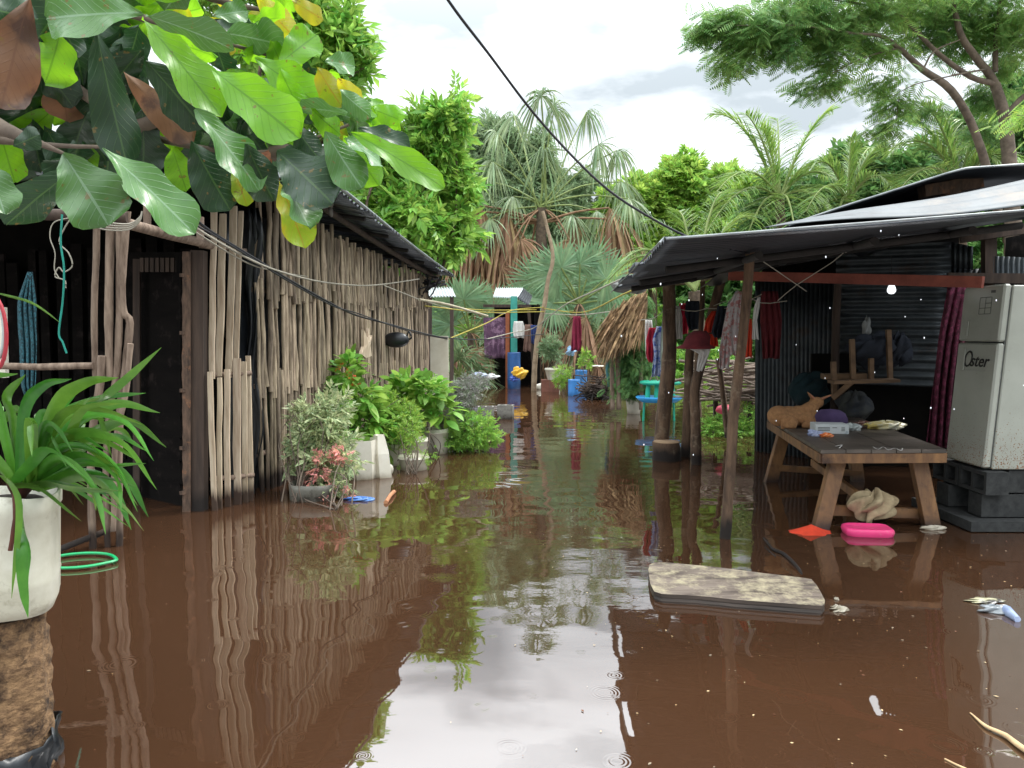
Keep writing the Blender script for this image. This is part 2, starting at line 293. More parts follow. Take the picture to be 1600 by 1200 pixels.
def T_pinn(k=9,wd=.036):
    V=[];Fc=[]
    for i in range(k):
        t=.1+.9*i/k; l=.36*math.sin(math.pi*(t*.85+.12))+.08
        for sg in(-1,1):
            p=np.array([t,0,-.25*t*t]); d=nrm([.5,sg,-.35]); s=nrm(np.cross(d,[0,0,1]))
            V+=[p,p+d*l*.5+s*wd,p+d*l,p+d*l*.5-s*wd]; q=len(V)-4; Fc.append([q,q+3,q+2,q+1])
    return np.array(V),np.array(Fc)
def frames(D,roll,size):
    D=D/(np.linalg.norm(D,axis=1)[:,None]+1e-9); up=np.tile([0,0,1.],(len(D),1)); up[np.abs(D[:,2])>.97]=[0,1,0]
    S=np.cross(up,D); S/=np.linalg.norm(S,axis=1)[:,None]; U=np.cross(D,S)
    c,s=np.cos(roll)[:,None],np.sin(roll)[:,None]
    S2=S*c+U*s; U2=U*c-S*s
    return np.stack([D,S2,U2],1)*size[:,None,None]
def cloud(mb,blobs,dens,size,tpl,mi=0,droop=.15,hole=.35,out=.8,seed=3,flatroll=.7,hs=1.0,var=.35):
    """leaves or sprigs filled through ellipsoids, thinned by a noise so the sky shows through"""
    r=np.random.default_rng(seed)
    for (c,rad) in blobs:
        c=np.asarray(c,float); rad=np.ones(3)*rad; vol=rad[0]*rad[1]*rad[2]
        N=int(dens*(vol**(2/3))) if dens<1e4 else int(dens-1e4)
        d=r.normal(size=(N,3)); d/=np.linalg.norm(d,axis=1)[:,None]; q=r.random(N)**(1/2.6)*(1+.12*r.normal(size=N))
        P=c+d*rad*q[:,None]
        if hole:
            k=hs/max(.15,rad.mean())*3.2
            w=np.sin(P[:,0]*k+1.3*np.sin(P[:,2]*k*.9+seed))+np.sin(P[:,1]*k*.8+2.)+np.sin(P[:,2]*k*1.1+1.7*np.sin(P[:,0]*k*.7))
            keep=(w*.33+r.normal(size=N)*.35)>(hole*2-1); P=P[keep]; d=d[keep]
        n=len(P)
        D=d*out+r.normal(size=(n,3))*.55; D[:,2]-=droop
        s=size*(1+var*r.normal(size=n)).clip(.45,1.7)
        mb.inst(tpl[0],tpl[1],frames(D,r.normal(size=n)*flatroll,s),P,mi)
def limb(mb,a,b,r0,r1,bend=.12,n=7,mi=0):
    a=np.asarray(a,float); b=np.asarray(b,float); L=np.linalg.norm(b-a); m=(a+b)/2+rng.normal(size=3)*L*bend+np.array([0,0,L*.06])
    mb.tube([a,m,b],[r0,(r0+r1)/2,r1],n,mi,sub=4,rough=.15)
def frill(blobs,seed,k=5):
    r=np.random.default_rng(seed); out=[]
    for c,rad in blobs:
        rad=np.ones(3)*rad; out.append((np.asarray(c),rad*.86))
        for _ in range(k):
            d=nrm(r.normal(size=3)+[0,0,.35]); s=r.uniform(.16,.34); out.append((np.asarray(c)+d*rad*r.uniform(.85,1.12),rad*s*np.array([1,1,1.35])))
    return out
def broadtree(name,label,base,top,r,blobs,dens,size,lm,tpl=None,cat='tree',group=None,seed=3,hole=.3,twigs=3,bark_=None,**kw):
    t=thing(name,label,cat,base,group); bark_=bark_ or trunkm
    m=MB(); b=np.asarray(base,float); tp=np.asarray(top,float)
    m.tube([b-[0,0,.4],b+(tp-b)*.4+rng.normal(size=3)*[.1,.1,0],tp],[r,r*.8,r*.5],10,0,sub=4,rough=.2); m.build('trunk',bark_,t)
    m=MB()
    for c,rad in blobs:
        limb(m,b+(tp-b)*(.7+.3*rng.random()),c,r*.42,r*.12)
        for _ in range(twigs):
            limb(m,c,np.asarray(c)+rng.normal(size=3)*np.ones(3)*rad*.55,r*.12,r*.03,n=5)
    m.build('limbs',bark_,t)
    f=MB(); cloud(f,frill(blobs,seed),dens,size,tpl or T_sprig(),0,seed=seed,hole=hole,**kw); f.build('crown',lm,t); return t
# ================================================================ water & ground
def water_mat():
    m=bpy.data.materials.new('murky_flood_water'); t,n,l=nodes(m)
    out=n.new('ShaderNodeOutputMaterial'); bs=n.new('ShaderNodeBsdfPrincipled'); tc=n.new('ShaderNodeTexCoord'); X=tc.outputs['Object']
    def M(op,a,b=None,c=None):
        x=n.new('ShaderNodeMath'); x.operation=op
        for i,q in enumerate((a,b,c)):
            if q is None: continue
            if isinstance(q,(int,float)): x.inputs[i].default_value=q
            else: l.new(q,x.inputs[i])
        return x.outputs[0]
    def noise(sc,det,stretch=(1,1,1),w=0):
        mp=n.new('ShaderNodeMapping'); mp.inputs['Scale'].default_value=stretch; mp.inputs['Rotation'].default_value=(0,0,w); l.new(X,mp.inputs[0])
        q=n.new('ShaderNodeTexNoise'); q.inputs['Scale'].default_value=sc; q.inputs['Detail'].default_value=det; l.new(mp.outputs[0],q.inputs['Vector']); return q.outputs[0]
    h=M('MULTIPLY',noise(1.5,1,(.8,1.3,1),.2),.0055)
    h=M('ADD',h,M('MULTIPLY',noise(3.6,0,(.8,1.2,1),-.2),.0024))
    h=M('ADD',h,M('MULTIPLY',noise(26,2,(.5,1.5,1),.1),.000028))
    mk=n.new('ShaderNodeMapRange'); mk.inputs[1].default_value=.48; mk.inputs[2].default_value=.62; l.new(noise(.42,2,(1,1,1),.9),mk.inputs[0])
    h=M('ADD',h,M('MULTIPLY',M('MULTIPLY',noise(11,3,(.8,1.5,1),.5),mk.outputs[0]),.0007))
    def rings(sc,keep,freq,R0,amp,off):
        mp=n.new('ShaderNodeMapping'); mp.inputs['Location'].default_value=(off,off*.7,0); l.new(X,mp.inputs[0])
        v=n.new('ShaderNodeTexVoronoi'); v.voronoi_dimensions='2D'; v.inputs['Scale'].default_value=sc; l.new(mp.outputs[0],v.inputs['Vector'])
        d=M('DIVIDE',v.outputs['Distance'],sc)
        cs=n.new('ShaderNodeSeparateColor'); l.new(v.outputs['Color'],cs.inputs[0])
        rad=M('MULTIPLY_ADD',cs.outputs[1],R0*.8,R0*.35)
        e=M('DIVIDE',M('SUBTRACT',d,rad),R0*.42); env=M('EXPONENT',M('MULTIPLY',M('MULTIPLY',e,e),-1))
        on=M('LESS_THAN',cs.outputs[0],keep)
        return M('MULTIPLY',M('MULTIPLY',M('MULTIPLY',M('SINE',M('MULTIPLY',d,freq)),env),on),amp)
    h=M('ADD',h,rings(2.6,.3,420,.05,.00010,3.1)); h=M('ADD',h,rings(1.5,.4,300,.085,.00007,9.9)); h=M('ADD',h,rings(4.5,.3,620,.03,.00009,1.7))
    bp=n.new('ShaderNodeBump'); bp.inputs['Strength'].default_value=1; bp.inputs['Distance'].default_value=1; l.new(h,bp.inputs['Height']); l.new(bp.outputs[0],bs.inputs['Normal'])
    mx=n.new('ShaderNodeMix'); mx.data_type='RGBA'; mx.inputs[6].default_value=(.058,.0265,.013,1); mx.inputs[7].default_value=(.044,.0215,.0115,1); l.new(noise(.35,3),mx.inputs[0]); l.new(mx.outputs[2],bs.inputs['Base Color'])
    bs.inputs['Roughness'].default_value=.015; bs.inputs['IOR'].default_value=WIOR; bs.inputs['Specular IOR Level'].default_value=.5
    l.new(bs.outputs[0],out.inputs[0]); return m
WIOR=2.75
w=MB(); xs=np.linspace(-70,70,71); ys=np.linspace(-10,110,61); w.grid(np.stack(np.meshgrid(xs,ys)+[np.zeros((61,71))],-1))
tag(w.build('flood_water',water_mat()),kind='structure')
mud=mat('wet_mud','#4a3a2c','#6a5842',rough=.9,scale=1.5,c3='#3f5a28',s3=.9,t3=(.45,.6),bump=.03,bscale=6)
xs=np.concatenate([np.linspace(-2000,-60,12),np.linspace(-50,50,81),np.linspace(60,2000,12)]); ys=np.concatenate([np.linspace(-900,-20,6),np.linspace(-12,80,93),np.linspace(90,2600,14)])
XX,YY=np.meshgrid(xs,ys); ss=lambda a,b,x:np.clip((x-a)/(b-a),0,1)**2*(3-2*np.clip((x-a)/(b-a),0,1))
ZZ=-.45+.75*ss(25,30,YY+.6*np.sin(XX*.7))+.6*ss(-1,-2,XX+.3*np.sin(YY*.8))*ss(20.5,22.5,YY)+.7*ss(10,14,np.abs(XX))*ss(18,24,YY)
gm=MB(); gm.grid(np.stack([XX,YY,ZZ],-1)); tag(gm.build('ground',mud),kind='structure')
# ================================================================ camera, light, sky
cam=bpy.data.cameras.new('camera'); co=bpy.data.objects.new('camera',cam); C.objects.link(co); co.location=(0,0,CH); co.rotation_euler=(math.pi/2-PITCH,0,0)
cam.sensor_width=36; cam.lens=36*F/1600; cam.clip_end=6000; cam.clip_start=.05; bpy.context.scene.camera=co
SE,SA=R(56),R(62)
su=bpy.data.lights.new('sun','SUN'); su.energy=1.8; su.angle=R(11); su.color=(1,.97,.92); so=bpy.data.objects.new('sun',su); C.objects.link(so)
sd=Vector((math.sin(SA)*math.cos(SE),math.cos(SA)*math.cos(SE),math.sin(SE))); so.rotation_euler=sd.to_track_quat('Z','Y').to_euler(); so.location=(5,10,30)
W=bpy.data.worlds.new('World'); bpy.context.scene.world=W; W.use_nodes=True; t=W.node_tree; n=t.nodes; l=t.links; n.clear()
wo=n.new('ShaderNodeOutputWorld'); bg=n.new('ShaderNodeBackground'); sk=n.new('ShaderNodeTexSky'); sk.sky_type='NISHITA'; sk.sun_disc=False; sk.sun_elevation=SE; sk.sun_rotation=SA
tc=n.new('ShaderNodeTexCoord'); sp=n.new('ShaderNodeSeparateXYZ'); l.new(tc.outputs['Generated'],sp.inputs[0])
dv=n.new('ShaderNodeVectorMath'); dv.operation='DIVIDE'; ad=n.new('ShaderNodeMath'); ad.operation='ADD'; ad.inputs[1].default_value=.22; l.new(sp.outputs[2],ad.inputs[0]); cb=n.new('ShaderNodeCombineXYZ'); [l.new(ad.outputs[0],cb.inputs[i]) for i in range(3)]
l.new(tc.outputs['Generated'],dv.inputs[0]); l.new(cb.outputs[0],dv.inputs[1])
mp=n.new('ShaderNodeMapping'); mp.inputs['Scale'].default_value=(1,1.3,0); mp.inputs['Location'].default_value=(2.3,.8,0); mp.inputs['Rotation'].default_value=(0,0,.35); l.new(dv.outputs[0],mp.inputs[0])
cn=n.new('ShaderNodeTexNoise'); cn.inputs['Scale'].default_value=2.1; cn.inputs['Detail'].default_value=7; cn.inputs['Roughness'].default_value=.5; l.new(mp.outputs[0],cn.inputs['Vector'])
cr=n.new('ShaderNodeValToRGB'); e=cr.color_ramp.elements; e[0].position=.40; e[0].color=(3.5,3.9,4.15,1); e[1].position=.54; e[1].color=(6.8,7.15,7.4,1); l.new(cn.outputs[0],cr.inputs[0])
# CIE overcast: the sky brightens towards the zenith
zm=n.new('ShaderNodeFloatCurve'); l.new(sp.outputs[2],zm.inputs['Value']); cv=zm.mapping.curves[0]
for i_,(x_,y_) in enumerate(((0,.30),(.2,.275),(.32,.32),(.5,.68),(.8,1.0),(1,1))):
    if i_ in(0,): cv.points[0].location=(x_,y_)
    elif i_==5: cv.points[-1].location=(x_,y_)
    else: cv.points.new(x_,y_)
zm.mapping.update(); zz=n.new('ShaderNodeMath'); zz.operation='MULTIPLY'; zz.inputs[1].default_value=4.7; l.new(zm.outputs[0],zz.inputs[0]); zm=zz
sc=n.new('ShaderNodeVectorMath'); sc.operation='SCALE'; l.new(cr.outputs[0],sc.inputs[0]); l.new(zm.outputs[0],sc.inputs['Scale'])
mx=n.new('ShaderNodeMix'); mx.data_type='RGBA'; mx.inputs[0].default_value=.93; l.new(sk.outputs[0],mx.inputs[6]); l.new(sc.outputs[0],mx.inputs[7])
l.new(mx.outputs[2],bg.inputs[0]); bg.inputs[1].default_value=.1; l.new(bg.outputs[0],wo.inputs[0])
vs=bpy.context.scene.view_settings; vs.view_transform='Standard'; vs.look='None'; vs.gamma=1; vs.exposure=.6; vs.use_curve_mapping=False
cy=bpy.context.scene.cycles; cy.max_bounces=7; cy.diffuse_bounces=3; cy.glossy_bounces=4; cy.transmission_bounces=5; cy.use_denoising=True
# ================================================================ LEFT HUT
def corr(mb,a,b,c,d,n,amp=.02,rows=8,mi=0,sag=0,sheets=1,rnd=0):
    """corrugated sheet: waves repeat from a to b, run from a to d / b to c"""
    a,b,c,d=[np.asarray(x,float) for x in(a,b,c,d)]; N=nrm(np.cross(b-a,d-a)); N=N if N[2]>0 else -N
    cols=n*6+1; u=np.linspace(0,1,cols)[None,:,None]; v=np.linspace(0,1,rows)[:,None,None]
    P=(a*(1-u)+b*u)*(1-v)+(d*(1-u)+c*u)*v
    P=P+N*(amp*np.sin(u*n*2*math.pi))
    if sheets>1:
        st=np.floor(u*sheets*.999); P=P+N*(.012*(st%2))+N*rnd*(np.sin(st*4.1+v*3)-.3)
        dirv=nrm(d-a); P=P+dirv*(np.sin(st*2.7)*.05*(1-2*v))
    P=P-np.array([0,0,1])*sag*(4*v*(1-v))
    mb.grid(P,mi); return mb
darktimber=mat('dark_timber','#2b2623','#1b1816',rough=.9,scale=8)  # dark brown timber for the rafters
SOL=[('SOLIDIFY',dict(thickness=.004,offset=-1))]
def wallX(Y): return -2.52+.215*(Y-6.43)
Y0,Y1=7.15,12.0
hut=thing('stick_hut','long weathered hut of grey upright sticks with sloping corrugated roof on the left','hut',(-3.8,9.5,0))
m=MB(); r=np.random.default_rng(11)
for tier,(z0,z1) in enumerate(((-.3,1.10),(.93,1.98),(1.84,2.72))):
    Y=Y0
    while Y<Y1:
        rad=.016+.012*r.random(); x=wallX(Y)+.010*tier+.010*r.normal(); zz0=z0+.035*r.normal(); zz1=z1+.04*r.normal()-(.085*(Y-7.5) if tier==2 else 0)
        ln=.03*r.normal(); k=np.array([0,.25,.5,.75,1]); pts=np.stack([x+.006*r.normal(size=5),Y+ln*k+.007*r.normal(size=5),zz0+(zz1-zz0)*k],-1)
        m.tube(pts,[rad*1.05,rad,rad*.9],8,0,rough=.14,sub=2)
        Y+=rad*2+.006+(.03*r.random() if r.random()<.5 else .003)+(.04 if r.random()<.04 else 0)
m.build('stick_wall',stick,hut)
m=MB()
for z in(.35,1.0,1.9): 
    m=MB(); m.tube([(wallX(Y0)-.05,Y0,z),(wallX(9.5)-.06,9.5,z+.02),(wallX(Y1)-.05,Y1,z)],.025,7,sub=3,rough=.2); m.build('wall_rail',pole,hut)
m=MB(); g=[]
for z in np.linspace(-.3,2.6,9): g.append([(wallX(y)-.11+.02*math.sin(y*5+z*3)+.012*math.sin(y*17+z*7),y,z-(.08*(y-7.5) if z>2.5 else 0)) for y in np.linspace(6.9,Y1,90)])
m.grid(g); m.build('black_sheeting',blackplastic,hut,mods=[('SOLIDIFY',dict(thickness=.01))])
# torn plastic flap seen between slat panel and sticks
m=MB(); g=[]
for i,py in enumerate(np.linspace(325,775,22)):
    zc=7.92; g.append([Am(389+ (px-389)+3*math.sin(i*.9),py,zc-.06*math.sin(px*.7+i*.6)) for px in np.linspace(386,404+6*math.sin(i*.5),7)])
m.grid(g); m.build('plastic_flap',blackplastic,hut,mods=[('SOLIDIFY',dict(thickness=.005))])
# pale slat panel
m=MB(); Ys=7.1
def slat(px0,py0,px1,py1,w,Y,wig=2):
    p=[Am(px0+(px1-px0)*t+wig*(r.random()-.5),py0+(py1-py0)*t,Y) for t in np.linspace(0,1,6)]
    for i in range(1,2): pass
    pts=spline(p,2); L=[];wd=w*.78*dep(Y)/1200
    g=[]
    for k,q in enumerate(pts):
        ww=wd*(.92+.16*r.random())/2; g.append([q+[-ww,.012,0],q+[-ww,-.012,0],q+[ww,-.012,0],q+[ww,.012,0],q+[-ww,.012,0]])
    m.grid(np.array(g),smooth=False); m.add(g[0][:4],[(0,1,2,3)]); m.add(g[-1][:4],[(3,2,1,0)])
for a in((334,330,331,592,11,7.12),(349,334,342,588,13,7.2),(366,322,357,590,13,7.32),(377,330,368,583,9,7.42)): slat(*a)
for a in((328,581,336,806,10,7.04),(343,590,343,800,9,7.12),(355,577,356,797,11,7.22),(370,560,371,793,14,7.32),(381,565,383,786,10,7.42),(388,556,393,783,9,7.5)): slat(*a)
m.build('slat_panel',paleslat,hut)
for (y0,y1,px0,px1) in((383,392,312,384),(585,583,322,392),(748,742,330,396)):
    m=MB(); m.tube([Am(px0,y0,7.12),Am((px0+px1)/2,(y0+y1)/2+1,7.3),Am(px1,y1,7.5)],.022,7,rough=.2,sub=2); m.build('panel_rail',pole,hut)
m=MB(); m.beam(Am(311,392,7.06)+[0,0,-.0],Am(311,800,7.06)+[0,0,-.3],.105,.1,(0,1,0)); m.build('door_post',darkpost,hut)
m=MB(); g=[]
for k,py in enumerate(np.linspace(393,812,40)):
    j=.5*r.normal(); g.append([Am(285+j,py,7.0),Am(285+j,py,6.97),Am(298,py,6.97),Am(298,py,7.0),Am(285+j,py,7.0)])
m.grid(g,smooth=False); 
for py in (430,520,610,700,770): m.beam(Am(283,py,6.99),Am(288,py,6.96),.03,.03)
m.build('door_jamb',jambwood,hut)
door=MB()
for i,py in enumerate(np.arange(412,800,36)):
    door.beam(Am(200,py,7.9)+[0,0,0],Am(284,py+1,7.25),.025,.205+.02*r.random(),(0,0,1))
d_=door.build('plank_door',darkwood,hut)
m=MB(); 
for px in(214,272): m.beam(Am(px,405,7.55),Am(px,790,7.55),.06,.03,(0,1,0))
m.build('door_brace',darkpost,d_)
m=MB(); m.box((-5.5,8.1,1.2),(6.4,.05,3.4)); m.box((-7.6,7.0,1.2),(.05,4.5,3.4)); m.box((-5.0,8.0,2.95),(6.0,4.0,.03)); m.build('back_wall',shadeboard,hut)
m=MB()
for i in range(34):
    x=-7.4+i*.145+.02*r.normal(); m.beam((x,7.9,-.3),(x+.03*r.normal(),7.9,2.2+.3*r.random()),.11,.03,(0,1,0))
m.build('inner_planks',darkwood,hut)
m=MB()
for i in range(9): 
    px=222+i*8; m.beam(Am(px,403,7.3),Am(px,425,7.3),.03,.02,(0,1,0))
m.build('vent_slats',darkpost,hut)
# posts at the porch (irregular grey sticks)
for pts,rr in (
 ([(152,330),(150,400),(147,500),(149,590)],.021),([(159,556),(157,600),(145,670),(142,750),(146,873)],.026),
 ([(173,330),(170,475),(171,589)],.027),([(186,335),(187,430),(186,515),(181,590),(170,650),(165,750),(169,871)],.022),
 ([(199,330),(191,425),(192,485),(203,505),(195,580),(187,650),(186,750),(187,861)],.024),([(204,537),(197,610),(180,700),(177,830)],.019)):
    m=MB(); m.tube([Am(px,py,5.62+.02*i-.0) for i,(px,py) in enumerate(pts)],[rr*1.0,rr*1.05,rr*.9],9,rough=.2,sub=4); m.build('porch_post',pole,hut)
m=MB(); m.tube([Am(-60,570,5.7),Am(60,573,5.7),Am(146,571,5.65)],.022,8,sub=3,rough=.15); m.build('porch_rail',pole,hut)
m=MB(); m.tube([Am(60,872,5.3),Am(97,857,5.5),Am(178,825,5.85)],.022,8,sub=3,rough=.15); m.build('porch_rail',brownpole,hut)
m=MB(); m.tube([Am(190,347,5.6),Am(260,366,6.3),Am(330,383,7.0)],.036,9,sub=3,rough=.15)
for px,py in((230,352),(263,360),(292,368),(313,373)): m.beam(Am(px,py-34,6.2),Am(px,py+2,6.2),.045,.03,(0,1,0))
m.build('porch_beam',pole,hut)
m=MB(); m.tube([Am(-60,330,5.6),Am(80,335,5.6),Am(200,340,5.6)],.04,9,sub=3,rough=.15); m.build('porch_beam',darkpost,hut)
# roofs
a0=A(520,290,7.3); b0=A(705,432,12.3)
m=MB(); corr(m,a0,b0,b0+[-5.4,.9,.95],a0+[-5.4,.5,.95],46,.018,9,sheets=12,rnd=.006); m.build('roof',tin_dark,hut,mods=SOL)
m=MB(); m.tube([a0+[.02,0,.02],(a0+b0)/2+[.02,0,.0],b0+[.02,0,.02]],.018,6,sub=6,rough=.3); m.build('roof_edge',tin_edge,hut)
m=MB(); pA=A(400,284,5.9); pB=A(-240,254,5.2); corr(m,pB,pA,pA+[.35,2.0,.5],pB+[-.3,2.6,.6],30,.018,8,sheets=6,rnd=.008); m.build('porch_roof',tin_dark,hut,mods=SOL)
m=MB(); m.beam(pB,pA,.02,.05); m.build('roof_edge',tin_edge,hut)
for k in range(6):
    f_=(k+.3)/6; e_=a0+(b0-a0)*f_; m=MB(); m.tube([e_+[-2.2,.3,.32],e_+[-.06,0,-.05]],.024,7,rough=.15); m.build('rafter',darktimber,hut)
m=MB(); m.tube([a0+[-.35,0,-.03],(a0+b0)/2+[-.3,0,-.05],b0+[-.22,-.1,-.04]],.035,8,sub=4,rough=.15); m.build('wall_plate',darkpost,hut)
m=MB(); m.grid([[(x,Y1+.02,z) for x in np.linspace(wallX(Y1),-7,6)] for z in(-.3,2.3)]); m.build('end_wall',darkwood,hut,mods=[('SOLIDIFY',dict(thickness=.05))])
# ================================================================ RIGHT HUT
rh=thing('open_tin_hut','open-fronted hut with low corrugated tin roof on rough posts on the right','hut',(3.2,7.0,0))
# main sheet: left eave runs away from the viewer, corrugations run across
E0=A(1040,374,3.95); E1=A(962,452,9.9); R0=A(1690,322,4.15); R1=np.array([6.2,10.4,2.95])
m=MB(); corr(m,E0,E1,R1,R0,44,.016,26,sag=.02,sheets=7,rnd=.008); m.build('roof',tin_dark,rh,mods=SOL)
m=MB(); m.tube([E0+(R0-E0)*t_+[0,-.015,.0] for t_ in(0,.25,.5,.75,1)],.007,6,sub=4,rough=.3); m.build('roof_edge',tin_edge,rh)
# torn pale edge curl on the eave
m=MB(); k=24; g=[]
for i in range(k):
    tt=i/(k-1); p=E0+(E1-E0)*tt; j=.03+.05*abs(math.sin(i*2.3))*(.4+tt); g.append([p+[-.005,0,.012],p+[-j*.7,0,-.01-j*.3],p+[-j,0.01,.012-j*.9]])
m.grid(g); m.build('torn_edge',tin_edge,rh,mods=[('SOLIDIFY',dict(thickness=.004))])
# raised pale flashing sheet
m=MB(); q0=E0+(R0-E0)*.23+[0,.02,.025]; q1=E0+(R0-E0)*1.05+[0,.02,.025]; q2=A(1720,260,4.95); q3=A(1195,355,4.5)
Gd=[]
for v in np.linspace(0,1,41):
    row=[]
    for u in np.linspace(0,1,30):
        p=(q0*(1-u)+q1*u)*(1-v)+(q3*(1-u)+q2*u)*v; p=p+np.array([0,-.3,.6])*.02*math.sin(v*6*math.pi*1.0)*min(1,u*3)+[0,0,.01*math.sin(u*9)]; row.append(p)
    Gd.append(row)
m.grid(Gd); m.build('flashing_sheet',tin,rh,mods=SOL)
m=MB(); pts=[(1232,352,5.1),(1320,322,5.1),(1420,290,5.05),(1490,268,5.0),(1530,262,5.0),(1640,256,5.0),(1720,256,5)]
fr=np.array([A(*p) for p in pts]); g=[]
for v in np.linspace(0,1,8): g.append([p+np.array([.3*v,3.6*v,-.22*v*v-.0*v]) +[0,0,.03*math.sin(i*1.3+v*7)*v] for i,p in enumerate(spline(fr,5))])
m.grid(g); m.build('upper_roof',tin_dark,rh,mods=SOL)
m=MB(); m.tube(fr+[0,-.01,0],.008,6,sub=4,rough=.4); m.build('roof_edge',tin_edge,rh)
m=MB(); m.tube([A(1470,350,5.4),A(1492,282,5.4)],.06,8,rough=.2); m.beam(A(1440,300,5.4),A(1530,285,5.4),.1,.08); m.build('ridge_prop',jambwood,rh)
# rafters and beams
def rs(u,v): return (E0*(1-u)+R0*u)*(1-v)+(E1*(1-u)+R1*u)*v
for (a,b,rr) in (((.03,.8),(.95,.8),.03),((.03,.55),(.97,.52),.03),((.06,.27),(.97,.25),.025),((.27,.17),(.2,.95),.028),((.55,.14),(.5,.95),.028),((.8,.14),(.75,.95),.028)):
    m=MB(); m.tube([rs(*a)-[0,0,.07],rs(*b)-[0,0,.07]],rr,8,rough=.15); m.build('rafter',darktimber,rh)
m=MB(); m.beam(Am(1140,431,8.8),Am(1536,441,6.55),.05,.09); m.build('red_beam',redpaint,rh)
def post(pts,rads,Y,mt=brownpole,name='post',parent=rh,yt=None):
    m=MB(); n_=len(pts); Ys=[Y+(0 if yt is None else (yt-Y)*(1-i/(n_-1))) for i in range(n_)]
    P=[Am(px,py,Ys[i]) for i,(px,py) in enumerate(pts)]; P[-1]=P[-1]*1.0; P.append(P[-1]+nrm(P[-1]-P[-2])*.25)
    m.tube(P,rads,11,rough=.16,sub=4); return m.build(name,mt,parent)
post([(1045,436),(1046,500),(1046,560),(1040,620),(1033,690)],[.075,.085,.095],10.6)
post([(1172,388),(1168,450),(1160,530),(1147,640),(1142,720),(1133,846)],[.033,.038,.040],6.0)
post([(1082,520),(1077,560),(1075,640),(1071,708)],[.05,.055,.06],10.6)
post([(1135,415),(1118,470),(1102,545),(1086,607),(1087,660),(1088,724)],[.05,.055,.06],9.9)
post([(1098,440),(1096,500),(1090,560)],[.03,.03],10.4)
post([(1122,560),(1128,600),(1134,655)],[.035,.04],12)
post([(1310,430),(1306,520),(1304,620)],[.04,.045],9.6,darkpost)
# walls at the back
m=MB(); corr(m,Am(1180,436,11.2),Am(1312,436,10.0),Am(1312,668,10.0)-[0,0,.5],Am(1180,668,11.2)-[0,0,.5],20,.02,4,sheets=3,rnd=.01); m.build('side_wall',tin_wall,rh,mods=SOL)
m=MB(); a_,b_=Am(1306,385,9.9),Am(1306,600,9.9); c_,d_=Am(1486,606,9.2),Am(1486,378,9.2); corr(m,a_,b_,c_,d_,17,.02,8); m.build('back_wall',tin_wall,rh,mods=SOL)
m=MB(); m.box(Am(1410,670,9.8),(2.1,.04,1.7)); m.build('lower_wall',shadeboard,rh)
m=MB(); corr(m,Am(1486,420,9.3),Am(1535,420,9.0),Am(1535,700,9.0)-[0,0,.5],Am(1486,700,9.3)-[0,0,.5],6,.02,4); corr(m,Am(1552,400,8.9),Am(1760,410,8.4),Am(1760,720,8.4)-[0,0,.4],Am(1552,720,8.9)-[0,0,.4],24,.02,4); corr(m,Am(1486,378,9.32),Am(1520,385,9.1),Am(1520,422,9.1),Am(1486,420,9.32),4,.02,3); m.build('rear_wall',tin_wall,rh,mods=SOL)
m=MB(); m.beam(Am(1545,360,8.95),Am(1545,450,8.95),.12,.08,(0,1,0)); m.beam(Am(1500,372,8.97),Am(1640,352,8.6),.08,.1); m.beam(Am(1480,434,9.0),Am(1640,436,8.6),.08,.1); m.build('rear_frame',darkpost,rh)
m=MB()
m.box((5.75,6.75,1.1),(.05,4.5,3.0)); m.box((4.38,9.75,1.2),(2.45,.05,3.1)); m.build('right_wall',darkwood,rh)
# ================================================================ FOREGROUND ALMOND TREE
alm=thing('tropical_almond_tree','broad-leaved almond tree overhanging the top left with big green, yellow and brown leaves','tree',(-2.7,2.9,0))
m=MB(); m.tube([(-2.7,2.9,-.4),(-2.68,2.85,1.2),(-2.5,2.75,2.6),(-2.2,2.7,4)],[.14,.12,.1,.06],12,rough=.15,sub=4); m.build('trunk',trunkm,alm)
m=MB()
for pts in ([(-500,150,2.8),(-200,60,2.7),(80,120,2.7),(200,200,2.7),(320,232,2.7),(430,236,2.65),(545,195,2.6)],[(-400,-150,2.8),(0,-60,2.6),(200,20,2.5),(330,60,2.6),(430,90,2.7)],[(-450,100,2.8),(-100,200,2.6),(60,225,2.6),(180,230,2.5)],[(200,200,2.7),(300,170,2.6),(400,150,2.6),(520,170,2.6)],[(430,236,2.65),(490,240,2.6),(530,215,2.6)],[(-20,190,2.5),(40,215,2.4),(100,240,2.4)],[(200,-60,3.2),(340,0,3.3),(440,20,3.2)]):
    m.tube([A(*p) for p in pts],[.035,.02,.009,.005],8,sub=4,rough=.15)
m.build('branches',limbm,alm)
LM=[al_dark,al_bright,al_grey,al_brown,al_yellow]
